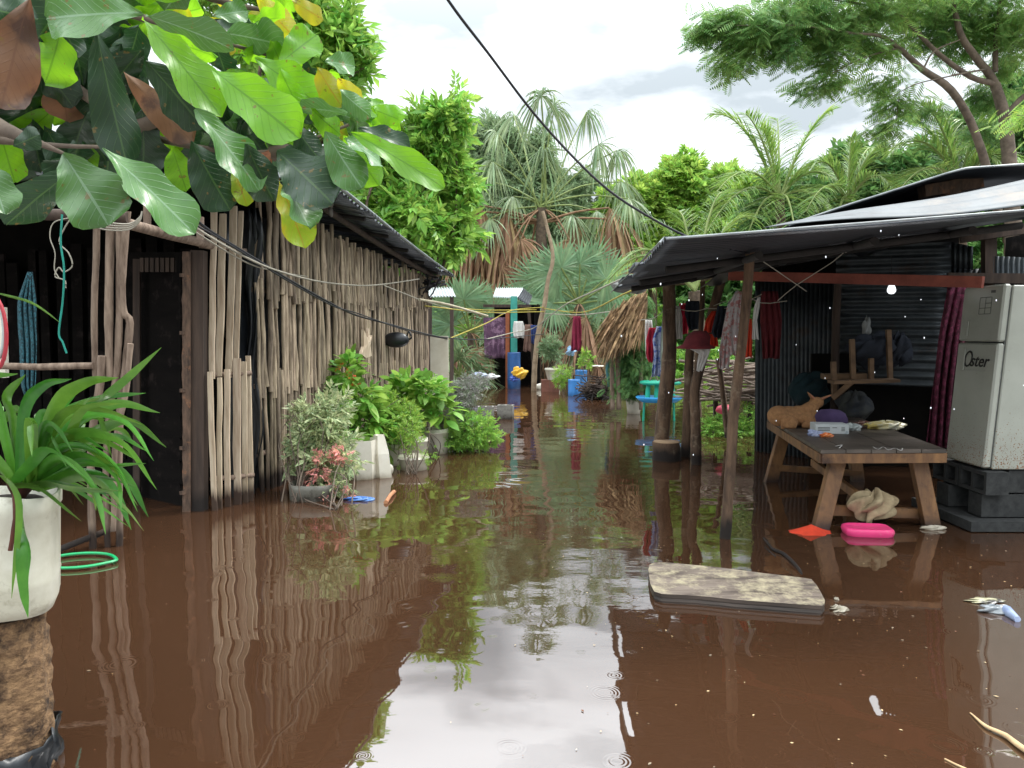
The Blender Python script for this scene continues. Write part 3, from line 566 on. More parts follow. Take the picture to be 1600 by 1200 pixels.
def aleaf(mb,b,t,w,mi,Y=2.5,dY=0,roll=0,curl=.12,fold=.25,seed=0):
    r=np.random.default_rng(seed); P0=A(b[0],b[1],Y); P1=A(t[0],t[1],Y+dY); L=np.linalg.norm(P1-P0); d=nrm(P1-P0)
    view=nrm(P0-np.array([0,0,CH])); s=nrm(np.cross(d,view)); nn=nrm(np.cross(s,d))
    s2=s*math.cos(roll)+nn*math.sin(roll); n2=nn*math.cos(roll)-s*math.sin(roll)
    if n2[2]<0: n2=-n2
    W_=w*Y/1200/max(.45,abs(math.cos(roll))); nv,nu=15,9; ph=r.random()*6
    v=np.linspace(0,1,nv); prof=np.interp(v,[0,.04,.15,.35,.55,.72,.85,.94,1],[.02,.12,.40,.76,.96,1,.93,.68,.10])
    g=[]
    for i in range(nv):
        row=[]
        for u in np.linspace(-1,1,nu):
            p=P0+d*L*v[i]+s2*u*W_/2*prof[i]*(1+.05*math.sin(v[i]*17+ph))+n2*(abs(u)**1.3*W_*.5*fold*prof[i]-curl*L*(v[i]**2)*1.0+curl*L*v[i]+.012*math.sin(v[i]*13+ph+u*1.5)*abs(u)*1.2*W_/.12*.8)
            row.append(p)
        g.append(row)
    mb.grid(g,mi)
m=MB(); D_,B_,G_,N_,Y_=0,1,2,3,4
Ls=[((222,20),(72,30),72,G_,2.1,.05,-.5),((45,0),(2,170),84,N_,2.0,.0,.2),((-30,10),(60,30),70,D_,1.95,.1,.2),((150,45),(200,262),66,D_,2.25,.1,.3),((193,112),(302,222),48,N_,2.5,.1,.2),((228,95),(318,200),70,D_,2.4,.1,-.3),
((222,28),(346,183),62,B_,2.35,.1,.5),((228,24),(366,78),44,G_,2.25,.1,-.7),((330,108),(468,217),78,B_,2.3,.05,.3),((305,170),(405,298),56,G_,2.35,.1,.7),((98,240),(170,352),100,G_,2.05,.05,.2),((112,268),(10,352),60,D_,2.1,.05,.4),
((160,232),(304,366),66,G_,2.1,.1,.5),((268,228),(292,298),46,B_,2.6,.1,.2),((298,220),(360,328),70,D_,2.45,.1,.2),((364,262),(386,322),30,Y_,2.55,.0,.2),((385,225),(428,314),58,D_,2.4,.1,.3),((432,236),(520,318),84,D_,2.35,.0,.3),
((436,284),(476,388),48,Y_,2.38,.0,.4),((440,280),(484,358),40,G_,2.33,.0,.9),((508,205),(566,294),58,G_,2.3,.05,.3),((548,206),(694,294),42,B_,2.3,.1,.5),((538,212),(592,290),50,B_,2.4,.1,.2),((538,216),(596,256),28,G_,2.3,.1,1.0),
((436,100),(494,55),52,B_,2.6,.1,.2),((398,90),(500,166),60,B_,2.55,.1,.4),((402,-5),(458,56),46,Y_,2.65,.1,.3),((350,52),(444,72),50,G_,2.55,.1,-.7),((436,105),(476,186),44,B_,2.5,.1,.3),((496,105),(534,166),44,Y_,2.5,.1,.5),
((528,122),(566,168),34,Y_,2.55,.1,.3),((530,140),(580,182),34,G_,2.5,.1,.4),((578,168),(634,180),26,B_,2.6,.1,.3),((542,178),(468,170),26,G_,2.4,.1,.8),((486,170),(532,210),38,B_,2.45,.1,.3),((-25,250),(8,335),58,G_,2.0,.0,.2),
((20,228),(62,210),34,D_,2.2,.0,.3),((340,90),(250,60),50,B_,2.6,.1,.4),((120,-20),(60,60),70,D_,2.4,.1,.3),((85,0),(120,90),50,D_,2.5,.1,.3),((240,0),(330,-40),50,B_,2.7,.1,.3),((455,0),(505,30),30,Y_,2.9,.1,.3),((500,270),(440,244),36,D_,2.4,.1,.6),
((420,235),(398,270),26,N_,2.5,.1,.3),((560,200),(640,230),30,D_,2.45,.1,.6),((455,190),(510,262),46,D_,2.45,.1,.5),((550,195),(600,160),26,B_,2.7,.1,.5)]
for i,(b,t,w_,mi,Y,dY,ro) in enumerate(Ls): aleaf(m,b,t,w_,mi,Y,dY,ro,seed=i)
r=np.random.default_rng(5)
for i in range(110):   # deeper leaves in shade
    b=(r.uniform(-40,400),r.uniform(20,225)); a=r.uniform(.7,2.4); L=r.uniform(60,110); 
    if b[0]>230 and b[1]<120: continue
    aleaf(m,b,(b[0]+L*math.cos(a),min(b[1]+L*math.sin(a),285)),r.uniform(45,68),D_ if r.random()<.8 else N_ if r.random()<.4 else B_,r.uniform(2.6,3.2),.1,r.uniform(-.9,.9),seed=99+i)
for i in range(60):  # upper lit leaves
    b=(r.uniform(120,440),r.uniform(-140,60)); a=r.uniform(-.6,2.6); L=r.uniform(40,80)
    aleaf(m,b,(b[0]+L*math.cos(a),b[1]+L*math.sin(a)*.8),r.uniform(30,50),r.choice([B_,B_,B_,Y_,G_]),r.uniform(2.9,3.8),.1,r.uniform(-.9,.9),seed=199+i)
for i in range(60):  # canopy beyond the frame, shading the hut side
    b=(r.uniform(-500,300),r.uniform(-420,60)); a=r.uniform(-.6,2.6); L=r.uniform(80,150)
    aleaf(m,b,(b[0]+L*math.cos(a),b[1]+L*math.sin(a)*.8),r.uniform(60,85),r.choice([B_,D_,D_,G_]),r.uniform(2.2,3.4),.1,r.uniform(-.9,.9),seed=399+i)
for i in range(84):  # mid-sized leaves filling the near cluster
    b=(r.uniform(320,590),r.uniform(20,225)); a=r.uniform(-.2,1.7); L=r.uniform(36,70)
    if b[1]<(b[0]-380)*.75: continue
    aleaf(m,b,(b[0]+L*math.cos(a),b[1]+L*math.sin(a)),r.uniform(30,44),int(r.choice([B_,B_,G_,D_,Y_],p=[.34,.14,.24,.22,.06])),r.uniform(2.55,2.9),.1,r.uniform(-.9,.9),seed=599+i)
m.build('leaves',LM,alm)
# ================================================================ STRAP PLANT IN BUCKET ON STUMP
st=MB(); r=np.random.default_rng(2); g=[]
c0=A(-14,955,2.56); sz=c0[2]
for k,z in enumerate(np.linspace(-.3,sz-.005,46)):
    th=np.linspace(0,2*math.pi,49); rad=.150+.03*(sz-z)+.008*np.sin(th*5+z*9)+.006*np.sin(th*9-z*14)+.004*r.normal(size=49)+.004*((k%4)==0); rad[-1]=rad[0]
    g.append(np.stack([c0[0]+.01*math.sin(z*6)+rad*np.cos(th),c0[1]+rad*np.sin(th),np.full(49,z)],-1))
st.grid(g); st.add(g[-1][:-1],[tuple(range(48))])
stump=thing('palm_stump','shaggy brown palm stump standing in the water at the lower left','stump',(c0[0],c0[1],0)); st.build('trunk',bark,stump)
m=MB(); g=[]
for k,z in enumerate(np.linspace(-.1,.12,8)):
    th=np.linspace(0,2*math.pi,49); rad=.185+.012*np.sin(th*7+k*1.3)+.006*np.sin(th*19+k); rad[-1]=rad[0]; g.append(np.stack([c0[0]+rad*np.cos(th),c0[1]+rad*np.sin(th),np.full(49,z)+.02*np.sin(th*3)],-1))
m.grid(g); m.build('plastic_wrap',blackplastic,stump,mods=[('SOLIDIFY',dict(thickness=.004))])
bt=A(15,768,2.55); bc=np.array([c0[0]+.055,c0[1]-.01,sz]); H=bt[2]-sz
pb=thing('strap_leaf_plant','lush strap-leaved plant in a white cut-off bucket on the palm stump','plant',bc)
m=MB(); m.lathe([(.0,.012),(.10,.0),(.138,.012),(.155,.05),(.160,.11),(.163,.118),(.162,.13),(.168,H-.07),(.172,H-.062),(.171,H),(.164,H),(.158,H-.08),(.150,.06),(.0,.03)],bc,64,sq=.7,rz=.35)
V=m.v[0]; V[:,0]+=.006*np.sin(V[:,2]*14)+.004*np.sin(V[:,1]*30); V[:,2]+=np.where(V[:,2]>sz+H-.03,.012*np.sin(V[:,0]*22),0); m.build('bucket',bucketm,pb)
m=MB(); m.ell(bc+[0,0,H-.06],(.15,.15,.04),20,wob=.15); m.build('soil',soil,pb)
m=MB(); cr0=A(38,758,2.52)
def strap(mb,pts,Ys,w,mi=0,n=16,fold=.25):
    P=np.array([A(px,py,Y) for (px,py),Y in zip(pts,Ys)]); q=spline(P,6) if len(P)>2 else P
    t=np.gradient(q,axis=0); t/=np.linalg.norm(t,axis=1)[:,None]; view=np.array([0.,.75,.65]); s=np.cross(t,view); s/=np.linalg.norm(s,axis=1)[:,None]+1e-9; nn=np.cross(s,t)
    k=len(q); wd=w*np.interp(np.linspace(0,1,k),[0,.12,.5,.85,1],[.6,.85,1,.6,.03])*2.5/1200
    g=np.stack([q-s*wd[:,None]/2+nn*wd[:,None]*fold,q-s*wd[:,None]*.22+nn*wd[:,None]*fold*.2,q,q+s*wd[:,None]*.22+nn*wd[:,None]*fold*.2,q+s*wd[:,None]/2+nn*wd[:,None]*fold],1); mb.grid(g,mi)
SL=[([(40,755),(120,640),(170,615),(252,543)],22),([(40,750),(90,650),(160,618),(228,614)],22),([(45,750),(100,670),(180,630),(250,645)],26),([(45,755),(120,690),(200,655),(260,699)],22),([(50,755),(130,700),(180,670),(208,690)],20),
([(50,760),(120,700),(180,680),(231,706)],18),([(48,760),(110,705),(155,690),(225,725)],20),([(50,762),(120,718),(190,735),(232,808)],24),([(50,765),(120,740),(170,760),(205,828)],24),([(52,765),(130,745),(190,790),(225,830)],30),
([(50,765),(100,740),(140,750),(150,798)],16),([(30,770),(40,840),(38,900),(44,965)],22),([(20,760),(5,745),(30,790),(18,935)],14),([(30,750),(30,690),(60,665),(68,710)],26),([(30,752),(40,640),(70,600),(112,592)],18),([(30,750),(20,660),(10,620),(40,585)],18),
([(20,752),(-10,650),(-40,600),(-90,600)],24),([(20,755),(-30,700),(-90,660),(-130,700)],26),([(20,755),(-20,720),(-80,720),(-120,780)],24),([(25,750),(0,640),(-20,590),(28,584)],20),([(45,752),(80,660),(110,620),(130,600)],16),([(50,758),(100,700),(130,640),(190,630)],14),
([(40,756),(80,690),(120,650),(165,655)],18),([(52,764),(120,730),(170,730),(228,724)],12),([(52,765),(110,745),(160,745),(212,760)],12),([(45,748),(60,700),(58,660),(66,640)],18),([(35,755),(10,700),(-5,650),(5,635)],24),([(50,756),(90,720),(120,690),(165,700)],18),([(46,754),(115,668),(150,640),(175,715)],16),([(48,756),(105,700),(128,660),(120,690)],16)]
r=np.random.default_rng(4)
for pts,w_ in SL:
    a=r.uniform(-.25,.25); strap(m,pts,[2.44,2.345,2.33,2.33] if pts[-1][1]>900 else [2.5,2.5+a*.5,2.5+a,2.5+a*1.4],w_,mi=0,fold=r.uniform(-.3,.3))
for x1,y1,x2,y2,x3,y3 in ((120,660,190,660,240,720),(110,680,190,690,245,765),(100,700,170,720,215,800),(95,650,160,640,225,665),(90,720,140,760,165,835),(110,690,180,730,215,790),(85,640,130,600,185,590),(120,710,180,745,190,800)):
    strap(m,[(50,758),(x1,y1),(x2,y2),(x3,y3)],[2.5,2.4,2.35,2.3],r.uniform(14,24),fold=r.uniform(-.3,.3))
for i in range(26):
    x0=r.uniform(15,58); a=r.uniform(-2.6,.3); L=r.uniform(90,170); m1=(x0+L*.55*math.cos(a),752+L*.7*math.sin(a)); e=(x0+L*math.cos(a)*1.1,752+L*.6*math.sin(a)+r.uniform(0,60)); dd=r.uniform(-.3,.4)
    strap(m,[(x0,758),((x0+m1[0])/2,(758+m1[1])/2-6),m1,e],[2.5,2.5+dd*.4,2.5+dd*.8,2.5+dd],r.uniform(12,22),fold=r.uniform(-.3,.3))
strap(m,[(0,460),(50,475),(95,505)],[2.5,2.45,2.4],7)
m.build('leaves',g_strap,pb)
m=MB(); m.ell(A(32,735,2.55),(.045,.05,.1),12,wob=.3); m.tube([A(22,770,2.4),A(24,810,2.39),A(16,860,2.39)],.007,6,rough=.4,sub=3); m.build('dead_leaf_base',mat('red_brown_sheath','#5a2a1c','#3a1c14',rough=.8),pb)
# ================================================================ POTTED SHRUBS BY THE STICK WALL
def rshrub(name,label,base,blobs,tpl,size,dens,mats,cat='shrub',group=None,stems=6,seed=1,hole=.25,parts=None,stemm=None,**kw):
    t=thing(name,label,cat,base,group); m=MB()
    for c,rad in blobs:
        for _ in range(stems): limb(m,np.asarray(base)+rng.normal(size=3)*[.05,.05,.02],np.asarray(c)+rng.normal(size=3)*np.ones(3)*rad*.6,.007 if np.max(rad)<.5 else .03,.003,n=5)
    m.build('stems',stemm or limbm,t)
    f=MB(); cloud(f,blobs,dens,size,tpl,0,seed=seed,hole=hole,**kw); f.build('foliage',mats,t); return t
TL=T_leaf(); SP=T_sprig(7,.5,1,.32); SPn=T_sprig(9,.6,4,.22)
def blob(px,py,Y,rx,ry,rz=None):  # pixel radii at depth Y
    k=Y/1200; return (A(px,py,Y),(rx*k,(rz or rx)*k,ry*k))
def blobm(px,py,Y,rx,ry,rz=None): return blob(px,py,dep(Y),rx,ry,rz)
b=G(470,782); 
t=rshrub('variegated_shrub','cream-edged variegated shrub nearest the pale slat panel, in a low grey tub',b,[blobm(495,665,7.9,34,42),blobm(478,705,7.9,32,34),blobm(520,640,8.1,24,30),blobm(515,710,7.9,40,38),blobm(478,650,8.1,22,20)],SP,.125,3600,g_varieg,seed=3,hole=.15,hs=.6)
m=MB(); m.lathe([(.0,-.05),(.20,-.05),(.215,.10),(.22,.14),(.205,.14),(.195,.05),(0,.05)],(b[0]+.08,b[1]+.15,0),28,sq=.5,lean=(.05,0)); m.build('tub',mat('grey_cut_tub','#7d7b72','#5c594f',rough=.6,c3='#3a332a',s3=8),t)
b=G(525,795)
t=rshrub('pink_bract_plant','spindly plant with pink and cream leaves leaning over the water beside the variegated shrub',b,[blobm(505,725,7.75,22,20),blobm(520,760,7.7,26,22),blobm(495,770,7.7,14,14),blobm(534,722,7.8,12,12)],SP,.085,6500,g_varieg,stems=3,seed=8,hole=.1)
for i,bb_ in enumerate([blobm(505,712,7.65,14,10),blobm(500,738,7.6,12,10),blobm(533,712,7.7,14,14),blobm(512,770,7.55,10,9),blobm(545,770,7.6,10,6),blobm(487,752,7.6,6,6)]): m=MB(); cloud(m,[bb_],9000,.06,SP,seed=5+i,hole=0); m.build('bract_cluster',g_pink,t)
def pot(parent,c,r0,r1,h,mt=whiteplastic,n=28,sq=0,name='pot',lean=(0,0),rz=0,rim=True):
    r0*=.88; r1*=.88; h*=.88; m=MB(); pr=[(0,0),(r0*.9,0),(r0,.02)]+([(r1*.985,h*.86),(r1*1.04,h*.865),(r1*1.04,h*.9),(r1,h*.905)] if rim else [])+[(r1,h),(r1*.95,h),(r0*.93,.05),(0,.05)]
    m.lathe(pr,c,n,sq=sq,lean=lean,rz=rz); return m.build(name,mt,parent)
b=G(566,752)
t=thing('cut_jug_planter','angular cut-open white jug holding small green seedlings','planter',b)
m=MB(); k=8.8/1200; P=[(540,700),(558,692),(586,687),(592,735),(572,752),(545,748)]
m.lathe([(0,-.05),(.15,-.05),(.17,.1),(.185,.40),(.178,.40),(.16,.1),(0,.05)],(b[0]-.03,b[1]+.2,0),6,sq=0,smooth=False,rz=.3,lean=(-.06,0)); m.build('jug',whiteplastic,t)
m=MB(); m.lathe([(.0,-.04),(.11,-.04),(.10,.25),(.06,.44),(.045,.42),(0,.0)],(b[0]+.17,b[1]+.25,0),5,smooth=False,rz=.8,lean=(-.08,0)); m.build('jug_flap',whiteplastic,t)
f=MB(); r=np.random.default_rng(8); n_=60; c=Am(548,690,8.95); D=r.normal(size=(n_,3))*[1,1,.3]+[0,0,.7]; f.blades(c+r.normal(size=(n_,3))*[.09,.06,.03],D,r.normal(size=(n_,3)),.16,.05,.4,4,prof='leaf'); f.build('seedling',g_mid,t)
def bigleaf(f,c,rad,n,L,W,seed,up=.35,droop=.35,mi=0):
    r=np.random.default_rng(seed); d=r.normal(size=(n,3)); d/=np.linalg.norm(d,axis=1)[:,None]; P=np.asarray(c)+d*np.ones(3)*rad*(r.random((n,1))**.4); D=d+[0,0,up]+r.normal(size=(n,3))*.4
    f.blades(P,D,np.tile([0,0,1.],(n,1))+r.normal(size=(n,3))*.5,L*(.7+.5*r.random(n)),W*(.7+.5*r.random(n)),droop,4,mi,'leaf')
b=G(560,738)
t=rshrub('ixora_shrub','tall dark green shrub with small orange flowers at its top, behind the cut jug',b,[blobm(555,640,9.7,45,45)],SP,.1,600,g_mid,seed=4)
f=MB()
for i,(px,py,rx,ry,n_) in enumerate(((545,590,20,30,60),(560,620,38,26,120),(540,650,30,26,90),(575,660,36,30,120),(522,620,12,20,30),(545,568,8,14,18),(590,690,22,24,50))): bigleaf(f,*blobm(px,py,9.7,rx,ry),n_,.22,.085,i+20)
f.build('broad_leaves',g_mid,t); f=MB(); cloud(f,[blobm(546,583,9.45,7,7),blobm(556,600,9.45,6,5),blobm(530,573,9.6,4,4)],9000,.035,SP,seed=5); f.build('flowers',g_orange,t)
b=G(612,722)
t=rshrub('yellow_green_shrub','fine-leaved yellow-green shrub growing from a white bucket, between the two large-leaved shrubs',b,[blobm(602,640,9.9,28,30),blobm(620,665,9.8,34,30),blobm(590,675,9.8,22,24),blobm(640,650,9.8,16,20)],SP,.075,7500,g_bright,seed=14,hole=.25)
pot(t,Bm(613,9.9,-.05),.13,.15,.33)
b=G(645,740)
t=rshrub('basin_herb','wispy light green herb in a wide round white basin',b,[blobm(645,670,9.4,26,24),blobm(650,700,9.4,18,18)],SPn,.07,2600,g_bright,seed=24,hole=.2)
c=Bm(645,9.5,-.06); pot(t,c,.16,.19,.24,n=32); f=MB(); cloud(f,[blobm(672,712,9.3,12,16),blobm(625,722,9.3,8,10)],5000,.045,SP,seed=4); f.build('trailing_leaves',g_bright,t)
b=G(682,712)
t=rshrub('broad_leaf_shrub','rounded broad-leaved shrub in a tall white bucket nearest the pale board',b,[blobm(655,620,10.8,40,34)],SP,.1,500,g_mid,seed=31)
f=MB()
for i,(px,py,rx,ry,n_) in enumerate(((640,605,28,22,110),(668,612,32,24,120),(690,640,20,24,60),(650,640,30,22,90),(620,610,16,16,36))): bigleaf(f,*blobm(px,py,10.8,rx,ry),n_,.22,.09,i+60,up=.5)
f.build('broad_leaves',g_mid,t); pot(t,Bm(680,11.0,-.06),.165,.18,.42)
b=G(655,735,0); t=thing('drum_pot','small pale pot behind the white basin','pot',Bm(648,10.2,0)); pot(t,Bm(650,10.3,-.05),.13,.15,.36)
b=G(720,700)
t=rshrub('silvery_shrub','grey-lilac feathery shrub leaning out beyond the broad-leaved one',b,[blobm(712,640,11.4,30,38),blobm(728,612,11.6,24,24),blobm(700,670,11.2,18,24),blobm(745,598,12,16,12)],SPn,.085,6500,g_lilac,seed=41,hole=.2)
b=G(740,700)
t=rshrub('creeping_bush','dense low green bush spreading over the water at the end of the row',b,[blobm(738,670,11.2,38,28,34),blobm(762,684,11.2,22,14,22),blobm(710,685,11.1,24,18)],SP,.075,8500,g_mid,seed=42,hole=.12)
t=thing('dark_pot','small black pot between the cut jug and the basin','pot',Bm(600,9.3,0)); pot(t,Bm(597,9.3,-.05),.1,.12,.13,blackplastic)
b_=MB(); p=Am(609,722,9.1); b_.ell((p[0],p[1],.05),(.04,.04,.06),14); tag(b_.build('plastic_bottle',whiteplastic),'little white bottle end standing beside the black pot','bottle')
# ================================================================ PALMS
def fanleaf(mb,base,dirn,pl,fr_,droop=.5,nseg=34,spread=2.5,mi=0,pm=1,sag=.25,seed=1,fold=.3,nv=None):
    r=np.random.default_rng(seed); base=np.asarray(base,float); d=nrm(dirn); side=nrm(np.cross(d,[0,0,1])) if abs(d[2])<.97 else np.array([1.,0,0])
    e=base+d*pl+np.array([0,0,-sag*pl]); mid=base+d*pl*.5+np.array([0,0,-sag*pl*.22]); mb.tube([base,mid,e],[.035*fr_,.02*fr_],5,pm,sub=3)
    ax=nrm(e-mid); side=nrm(np.cross(ax,[0,0,1]+.001*r.normal(size=3))); N=nrm(np.cross(side,ax)) if nv is None else nrm(nv); 
    if nv is not None: side=nrm(np.cross(ax,N)); 
    th=np.linspace(-spread,spread,nseg)+r.normal(size=nseg)*.02
    D=ax[None]*np.cos(th)[:,None]+side[None]*np.sin(th)[:,None]-N[None]*(fold*np.abs(np.sin(th))**1.2)[:,None]
    L=fr_*(1-.18*np.abs(th)/spread)*(1+.05*r.normal(size=nseg))
    mb.blades(np.tile(e,(nseg,1)),D,np.tile(N,(nseg,1))+r.normal(size=(nseg,3))*.35,L,fr_*2*spread/nseg*.5,droop*(1+.3*r.normal(size=nseg)),5,mi,'fan')
def fanpalm(name,label,base,crown,tr,fronds,group=None,fmat=None,dry=0,fr_=1.0,seed=1,cat='palm tree'):
    t=thing(name,label,cat,base,group); r=np.random.default_rng(seed)
    if tr: m=MB(); m.tube([np.asarray(base)-[0,0,.4],(np.asarray(base)+crown)/2,crown],[tr,tr*.9,tr*.8],12,sub=6,rough=.2); m.build('trunk',trunkm,t)
    for i,(d,pl,f_,dr) in enumerate(fronds):
        m=MB(); fanleaf(m,np.asarray(crown)+r.normal(size=3)*.08,d,pl,f_,dr,seed=seed*50+i); m.build('frond',[fmat or g_fan,g_petiole],t)
    for i in range(dry):
        a=i/dry*2*math.pi+r.random(); m=MB(); d=np.array([math.cos(a),math.sin(a)*.7,-.15-.5*r.random()])
        fanleaf(m,crown,d,fr_*r.uniform(.8,1.5),fr_*r.uniform(.8,1.1),r.uniform(.9,1.6),nseg=26,mi=0,pm=0,sag=.8,fold=.9,seed=i+900); m.build('dry_frond',g_dry,t)
    return t
Yp=27; cr=A(846,325,Yp); k=Yp/1200; fl=[]
for px,py,fr_,dr in((838,150,.95,1.5),(868,165,.9,1.5),(810,175,.85,1.4),(905,170,.8,1.5),(780,205,.8,1.3),(935,225,.85,1.4),(960,235,.8,1.5),(765,250,.85,1.2),(745,290,.85,1.1),(970,290,.85,1.3),(985,320,.8,1.2),(800,310,.8,1.4),(905,335,.8,1.3),(770,350,.8,1.3),(935,335,.8,1.2),(850,240,.8,1.4)):
    tgt=A(px,py,Yp+rng.normal()*.8); d=tgt-cr; L=np.linalg.norm(d); v=d+[0,0,.30*L]; fl.append((v,np.linalg.norm(v),fr_*1.3,dr*.85))
fanpalm('fan_palm','tall fan palm with drooping fronds against the sky above the lane',(cr[0],Yp,.1),cr,.22,fl,dry=8,fr_=1.15,seed=3)
PT_=bpy.context.scene.objects['fan_palm']
for i,(px,py) in enumerate(((720,380),(745,400),(785,390),(800,415),(765,420),(965,375),(985,395),(905,410),(740,372))):
    tgt=A(px,py-70,Yp+rng.normal()*.6); c2=cr-[0,0,.5]; d=tgt-c2; L=np.linalg.norm(d); m=MB(); fanleaf(m,c2,d+[0,0,.05],L*.9,1.45,2.0,nseg=28,mi=0,pm=0,sag=.15,fold=1.3,seed=i+950); m.build('dry_frond',g_dry,PT_)
for i,(px,py,Y,n_,fr_,cp,lab,mt) in enumerate((
  (905,475,24.5,9,1.15,.8,'blue-green fan palm with flat round fronds just right of the leaning pole',g_fanblue),
  (862,490,26,7,1.15,.9,'blue-green fan palm with spiky fronds just left of the leaning pole top',g_fanblue),
  (735,520,24,9,.95,.7,'bluish fan palm rising behind the left hut’s far corner',g_fanblue),
  (772,560,25,10,1.0,.5,'yellow-green young fan palm with drooping blades left of the far shed',g_fan),
  (925,545,25,8,.85,.5,'short fan palm in the gap beside the thatched overhang',g_fan),
  (720,590,21,10,.95,.4,'low fan palm clump right behind the pale board',g_fan))):
    base=np.array([A(px,py,Y)[0],Y,0.0]); c=A(px,py,Y); r=np.random.default_rng(i+5); t=thing('young_fan_palm',lab,'palm tree',base,'young fan palms')
    m=MB(); m.tube([base-[0,0,.3],c],[.12,.1],8,rough=.3,sub=3); m.build('trunk',trunkm,t)
    for j in range(n_):
        a=(j/(n_-1)-.5)*2.9+r.normal()*.12; m=MB(); d=np.array([math.sin(a),-.35*r.random()-.1,math.cos(a)*.95+.12])
        face=(-.1*math.sin(a),-1,.25) if i in(0,1,2) else None
        fanleaf(m,c,d,cp*(1+.3*r.random())*(1.5 if abs(a)<.8 else 1),fr_*(.85+.25*r.random()),.12 if i<3 else .5,nseg=36,spread=2.6 if i<3 else 2.0,sag=.12,seed=j+i*40,fold=.12 if i<3 else .5,nv=face); m.build('frond',[mt,g_petiole],t)
    for j in range(4): 
        m=MB(); a=r.uniform(0,6.3); fanleaf(m,c,(math.cos(a),math.sin(a),-.2),.5,fr_*.8,1.2,nseg=22,pm=0,sag=.7,fold=.9,seed=j+700+i); m.build('dry_frond',g_dry,t)
def coco(mb,base,tip,lift,L=.55,n=46,mi=0,pm=1,droop=.6,seed=0,w=.04,zw=0.0):
    r=np.random.default_rng(seed); base=np.asarray(base,float); tip=np.asarray(tip,float); mid=(base+tip)/2+np.array([0,0,lift]); 
    t=np.linspace(0,1,22)[:,None]; q=(1-t)**2*base+2*t*(1-t)*mid+t*t*tip; mb.tube(q,[.045,.012],5,pm)
    tt=np.linspace(.12,1,n); Q=np.stack([np.interp(tt,t[:,0],q[:,i]) for i in range(3)],-1); T=np.gradient(Q,axis=0); T/=np.linalg.norm(T,axis=1)[:,None]
    S=np.cross(T,[0,0,1.]); S/=np.linalg.norm(S,axis=1)[:,None]+1e-9
    Ln=L*np.interp(tt,[.1,.35,.7,1],[.55,1,.8,.3])
    for sg in(-1,1):
        D=S*sg*.85+T*.65+r.normal(size=(n,3))*.08+[0,0,.15]; mb.blades(Q,D,np.tile([0,0,1.],(n,1))+r.normal(size=(n,3))*.3,Ln*1.15,w*.55,droop*.5*(1+.25*r.normal(size=n)),4,mi,'lance')
def cocopalm(label,base,crown,tips,L,seed,dens=64,tr=.14,w=.05):
    t=thing('coconut_palm',label,'palm tree',base,'coconut palms'); m=MB(); m.tube([np.asarray(base)-[0,0,.4],(np.asarray(base)+crown)/2+[.15,0,0],crown],[tr*1.2,tr,tr*.9],10,sub=6,rough=.15); m.build('trunk',trunkm,t)
    for i,(px,py,Y,lift) in enumerate(tips):
        m=MB(); coco(m,crown,A(px,py,Y),lift,L,dens,seed=seed*20+i,w=w); m.build('frond',[g_coco,g_petiole],t)
cr=A(1218,312,22); cocopalm('coconut palm with upright feathery fronds above the middle of the right roof',(cr[0]+.2,22.2,.2),cr,[(1108,180,22.5,1.5),(1165,178,21.5,.8),(1190,200,22,.7),(1215,185,23,.5),(1300,172,22,1.0),(1120,300,20.5,1.3),(1095,380,20.5,1.6),(1290,270,22,1.0),(1330,310,21,1.5),(1340,420,21,1.9),(1250,430,20,1.6),(1150,430,20.5,1.5)],.95,2)
cr=A(1325,318,19); cocopalm('smaller coconut palm with short fronds between the two big coconut palms',(cr[0],19.2,.2),cr,[(1330,215,19,.5),(1385,232,19,.9),(1270,260,19,.9),(1400,300,18,1.0),(1260,330,18,1.0),(1300,400,18,1.2),(1360,230,20,.6)],.75,3)
cr=A(1500,290,18); cocopalm('coconut palm with bright fronds under the spreading tree at the right',(cr[0],18.2,.2),cr,[(1440,165,18,.8),(1475,180,18.5,.5),(1540,170,18,.6),(1590,195,18,1.0),(1610,270,17,1.1),(1390,240,18,1.2),(1385,330,17,1.3),(1590,300,17,1.4),(1420,190,19,.8)],.8,4)
cr=A(1085,455,16); cocopalm('low coconut palm with arching yellow-green fronds behind the torn roof edge',(cr[0],16.2,0),cr,[(1010,345,16.5,.9),(960,420,16,1.2),(985,470,15,.9),(1060,330,16.5,.8),(1130,300,16.5,1.0),(1180,340,16,1.0),(950,440,17,1.3)],.6,5,w=.035)
# ================================================================ BROADLEAF TREES
bl=lambda L,Y: [ (A(px,py,Y+dy),(rx*Y/1200,rx*Y/1200*.9,ry*Y/1200)) for px,py,rx,ry,dy in L]
broadtree('leafy_tree','bright leafy tree rising behind the left hut’s eave left of the fan palm',B(610,21,.2),A(632,400,21),.16,bl([(600,300,48,50,0),(650,250,46,46,0),(690,210,40,40,0),(705,275,40,50,.4),(640,340,60,40,-.5),(700,340,45,40,.3),(590,240,34,34,.2),(660,200,22,30,0),(712,165,12,26,0),(620,380,60,26,-.6),(690,385,40,24,0),(560,330,34,40,0),(610,215,16,24,0)],21),520,.5,g_mid,tpl=T_sprig(7,.55,2,.4),seed=6,hole=.42,group=None)
broadtree('leafy_tree','dark leafy tree top behind the almond leaves at the upper left',B(380,20,.2),A(430,250,20),.2,bl([(500,50,30,44,0),(535,90,32,34,0),(545,40,16,26,0),(475,20,40,40,0),(520,150,36,40,0),(430,60,60,60,.5),(470,140,60,50,.5),(400,-10,80,50,0),(560,110,14,24,0),(550,20,8,18,0),(540,190,30,30,0)],20),500,.5,g_mid,tpl=T_sprig(7,.55,3,.42),seed=16,hole=.3)
